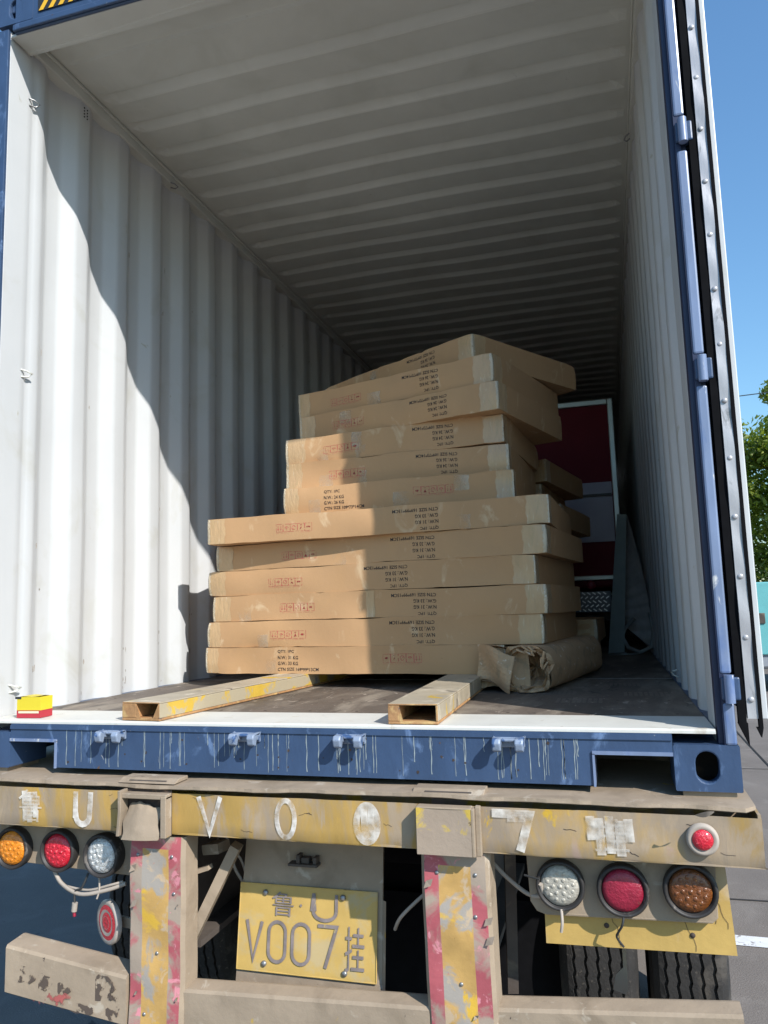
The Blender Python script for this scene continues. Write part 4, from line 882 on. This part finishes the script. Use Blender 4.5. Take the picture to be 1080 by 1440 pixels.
for yy in (1.25, 2.55):
    m = MB(); m.tube([(-1.15, yy, -.762), (1.15, yy, -.762)], .07, 14); link('axle', m, 'chassis_dark', T)
# tyres
def tyre(x0, x1, yc, zc, Rr=.5):
    w_ = x1-x0; prof = [(.29, .02*w_), (.36, -.01), (.44, -.012), (.475, .0), (Rr-.006, .02)]; tags = [0]*5
    gpos = [.17, .335, .50, .665, .83]; t = .02
    for g_ in gpos: a = g_*w_; prof += [(Rr, a-.0055), (Rr-.014, a-.004), (Rr-.014, a+.004), (Rr, a+.0055)]; tags += [1]*4
    prof += [(Rr-.006, w_-.02), (.475, w_), (.44, w_+.012), (.36, w_+.01), (.29, w_*.98)]; tags += [0]*5
    m = MB(); m.lathe(prof, (x0, yc, zc), (1, 0, 0), 180, smooth=False, wob=lambda j, a: (.0032*math.sin(a*60) if tags[j] else 0))
    wheel = link('wheel', m, 'tyre_rubber', T)
    r = MB(); r.lathe([(.30, .0), (.295, .02), (.26, .03), (.25, .10), (.12, .13), (.0001, .13)], (x0+.01, yc, zc), (1, 0, 0), 36); r.lathe([(.30, 0), (.295, -.02), (.26, -.03), (.25, -.06), (.12, -.08), (.0001, -.08)], (x1-.01, yc, zc), (1, 0, 0), 36)
    link('rim', r, 'rim_steel', wheel)
for yc in (1.28, 2.58):
    for a, b in ((.675, .925), (.985, 1.225), (-.925, -.675), (-1.225, -.985)): tyre(a, b, yc, -.762)
m = MB(); m.prism([(.894, -.40), (.903, -.40), (.9035, -.575), (.896, -.585), (.862, -.575), (.872, -.535), (.893, -.515)], 'y', .16, .164); link('torn_mud_flap', m, 'dust_steel', T)
# wires
def wire(name, pts, r, mat): m = MB(); m.tube(pts, r, 6); return link(name, m, mat, T)
def spl(P, n=6):
    P = [Vector(p) for p in P]; out = []
    for i in range(len(P)-1):
        a, b, c, d_ = P[max(i-1, 0)], P[i], P[i+1], P[min(i+2, len(P)-1)]
        for k in range(n):
            t = k/n; out.append(.5*((2*b)+(c-a)*t+(2*a-5*b+4*c-d_)*t*t+(3*b-a-3*c+d_)*t**3))
    return out+[P[-1]]
wire('cable', spl([(-.84, -.04, -.29), (-.80, -.05, -.335), (-.72, -.06, -.36), (-.63, -.05, -.345), (-.57, -.04, -.325)]), .0065, 'cable_grey')
wire('cable', spl([(-.79, -.045, -.345), (-.70, -.05, -.35), (-.62, -.05, -.33), (-.58, -.04, -.32)]), .004, 'cable_grey')
wire('cable', spl([(-.70, -.05, -.30), (-.715, -.06, -.34), (-.74, -.06, -.355), (-.735, -.065, -.40)]), .0035, 'cable_black')
wire('cable', spl([(-.66, -.05, -.30), (-.655, -.055, -.345), (-.66, -.06, -.37)]), .003, 'cable_grey')
m = MB(); m.tube([(-.735, -.065, -.385), (-.738, -.065, -.41)], .009, 8); m.tube([(-.738, -.065, -.41), (-.736, -.065, -.425)], .005, 6, 1); link('connector', m, ('cable_grey', 'lens_red_dusty'), T)
wire('cable', spl([(.56, .0, -.20), (.60, .0, -.24), (.66, -.02, -.275), (.70, -.04, -.27), (.70, -.06, -.235)]), .006, 'cable_grey')
wire('cable', spl([(.27, .04, -.42), (.30, .0, -.37), (.36, -.02, -.31), (.41, -.02, -.27)]), .005, 'cable_grey')
wire('cable', spl([(-.30, .10, -.20), (-.27, .10, -.30), (-.24, .11, -.36), (-.235, .12, -.44), (-.21, .12, -.48)]), .005, 'cable_grey')
wire('cable', spl([(-.33, .10, -.22), (-.26, .1, -.26), (-.23, .1, -.33), (-.25, .1, -.42)]), .004, 'cable_grey')
wire('cable', spl([(.750, -.06, -.295), (.752, -.075, -.32), (.748, -.075, -.345)]), .004, 'cable_grey')
wire('cable', spl([(.66, -.07, -.212), (.70, -.085, -.215)]), .003, 'cable_black')
wire('cable', spl([(.905, -.06, -.30), (.900, -.065, -.32), (.888, -.05, -.345), (.885, -.04, -.36), (.90, -.03, -.385)]), .003, 'cable_black')
m = MB(); m.sheet(lambda a, b: Vector((1.085+.045*a, YF-.03-.02*math.sin(a*3)*b, -.022+.018*math.sin(a*3)*(b-.5)+.010*a)), 8, 3); tag(link('fallen_leaf', m, 'cable_grey', None, origin=(1.10, -.15, -.015)), 'pale dry leaf caught on the right end of the trailer beam', 'leaf')

# ------------------------------------------------------------------ teal truck and trees at the right
def teal_truck():
    t = thing('teal_truck', 'teal box truck parked behind on the right below the trees', 'truck', (6.8, 14.2, -ZB)); x0, x1, y0 = 3.25, 9.5, 14.0; G0 = -ZB
    m = MB(); m.box(x0, x1, y0, y0+2.3, G0+.71, G0+2.09); b = link('cargo_body', m, 'teal_paint', t, bevel=.02)
    m = MB(); m.box(x0, x1, y0+.05, y0+2.2, G0+.49, G0+.708); link('side_skirt', m, 'skirt_grey', t)
    for k in range(6):
        m = MB(); m.box(x0+.8+k*1.0, x0+.86+k*1.05, y0-.025, y0-.001, G0+.73, G0+2.07); link('body_rib', m, 'teal_paint', b)
    m = MB(); m.box(x0+.36, x0+.50, y0-.03, y0-.001, G0+1.30, G0+1.50); link('latch', m, 'chassis_dark', b, bevel=.01)
    m = MB(); m.box(x1+.1, x1+1.9, y0+.1, y0+2.2, G0+.5, G0+2.3); cb = link('cab', m, 'teal_paint', t, bevel=.12)
    m = MB(); m.box(x1+.5, x1+1.4, y0+.085, y0+.099, G0+1.45, G0+2.05); link('window', m, 'glass_dark', cb)
    for wx in (x0+1.1, x0+2.1, x1+1.0):
        m = MB(); m.lathe([(.0001, 0), (.25, .02), (.38, 0), (.42, .03), (.42, .22), (.38, .25), (.0001, .25)], (wx, y0+.02, G0+.42), (0, 1, 0), 28); wo = link('wheel', m, 'tyre_rubber', t)
        m = MB(); m.lathe([(.24, -.004), (.2, .012), (.0001, .01)], (wx, y0+.02, G0+.42), (0, 1, 0), 20); link('rim', m, 'rim_steel', wo)
teal_truck()
def make_tree(seed, H=7.0, n=11000):
    R = rnd(seed); tr = thing('broadleaf_tree', 'x', 'tree', (0, 0, -ZB), 'leafy trees standing behind the yard')
    m = MB(); G0 = -ZB; m.tube([(0, 0, G0), (.05, .05, G0+1.2), (-.05, 0, G0+2.4), (0, .1, G0+4.2), (.05, 0, G0+H*.85)], [.2, .16, .13, .08, .02], 8)
    tips = []
    for k in range(16):
        a = k*2.4+R.uniform(-.3, .3); z1 = G0+R.uniform(1.2, H*.7); L = R.uniform(1.2, 2.4); e = Vector((math.cos(a)*L, math.sin(a)*L, R.uniform(.4, 1.4)))
        p = Vector((0, 0, z1)); m.tube([p, p+e*.5+Vector((0, 0, .1)), p+e], [.06, .04, .012], 5); tips.append(p+e); tips.append(p+e*.6)
    link('trunk', m, 'bark', tr)
    cl = [(t_, R.uniform(.55, 1.0)) for t_ in tips]+[(Vector((R.gauss(0, 1.0), R.gauss(0, 1.0), G0+R.uniform(1.6, H-.5))), R.uniform(.5, 1.0)) for _ in range(26)]+[(Vector((R.gauss(0, .4), R.gauss(0, .4), G0+H)), .5)]
    V = []; Fq = []
    for i in range(n):
        c, r = R.choice(cl); q = Vector((R.gauss(0, 1), R.gauss(0, 1), R.gauss(0, 1))); q = q.normalized()*(R.random()**.45)*r; p = c+Vector((q.x, q.y, q.z*.8))
        s = R.uniform(.06, .125); nrm = (q+Vector((R.uniform(-1, 1), R.uniform(-1, 1), R.uniform(-.4, 1.2)))*.6*r).normalized(); e1 = nrm.orthogonal().normalized(); e1 = (Matrix.Rotation(R.uniform(0, 6.28), 3, nrm) @ e1); e2 = nrm.cross(e1)
        o_ = len(V); V += [p-e1*s, p-e2*s*.45-nrm*s*.15, p+e1*s, p+e2*s*.45-nrm*s*.15]; Fq.append((o_, o_+1, o_+2, o_+3))
    m = MB(); m.v = V; m.f = [list(f) for f in Fq]; m.m = [0]*n; m.sm = [False]*n
    link('crown', m, 'leaf', tr); return tr
protos = [make_tree(31, 7.4, 24000), make_tree(47, 6.6, 24000)]
spots = [(6.0, 20.6, 0, 1.0, 0, 'leafy tree right behind the container door, its crown above the teal truck'), (9.2, 21.5, 1.3, 1.0, 1, 'second leafy tree along from the container, behind the truck body'), (12.2, 22.5, 2.4, 1.1, 0, 'leafy tree standing behind the truck cab'),
         (15.8, 23.5, 4.0, .95, 1, 'rightmost leafy tree beyond the truck'), (-9.5, 23, .7, 1.0, 0, 'nearer leafy tree beyond the left side of the container'), (-13.5, 24.5, 3.1, 1.1, 1, 'farther leafy tree beyond the left side of the container')]
used = set()
for (x, y, a, s, k, lab) in spots:
    o = protos[k]
    if k in used:
        src = o; o = src.copy(); C.objects.link(o)
        for ch in src.children:
            c2 = ch.copy(); C.objects.link(c2); c2.parent = o
    used.add(k); o.location = (x, y, 0); o.rotation_euler = (0, 0, a); o.scale = (s, s, s); o['label'] = lab
for (x, y, lab) in ((18., 17., 'grey utility pole right of the teal truck'), (-17., 17., 'grey utility pole beyond the left side of the container')):
    p = thing('utility_pole', lab, 'utility pole', (x, y, -ZB)); m = MB(); m.tube([(x, y, -ZB), (x, y, 6.6)], [.16, .10], 14); link('shaft', m, 'pole_grey', p)
    m = MB(); m.box(x-.06, x+.06, y-.6, y+.6, 6.2, 6.3); link('crossarm', m, 'pole_grey', p)
m = MB(); m.tube([(-17, 17, 6.3)]+[(-17+35*i/24, 17, 6.3-1.15*math.sin(math.pi*i/24)) for i in range(1, 24)]+[(18, 17, 6.3)], .012, 5)
tag(link('overhead_wire', m, 'cable_black', None, origin=(0, 17, 5)), 'thin overhead wire crossing the sky above the trees', 'wire')

# tidy helper property
for o in C.objects:
    if '_o' in o: del o['_o']
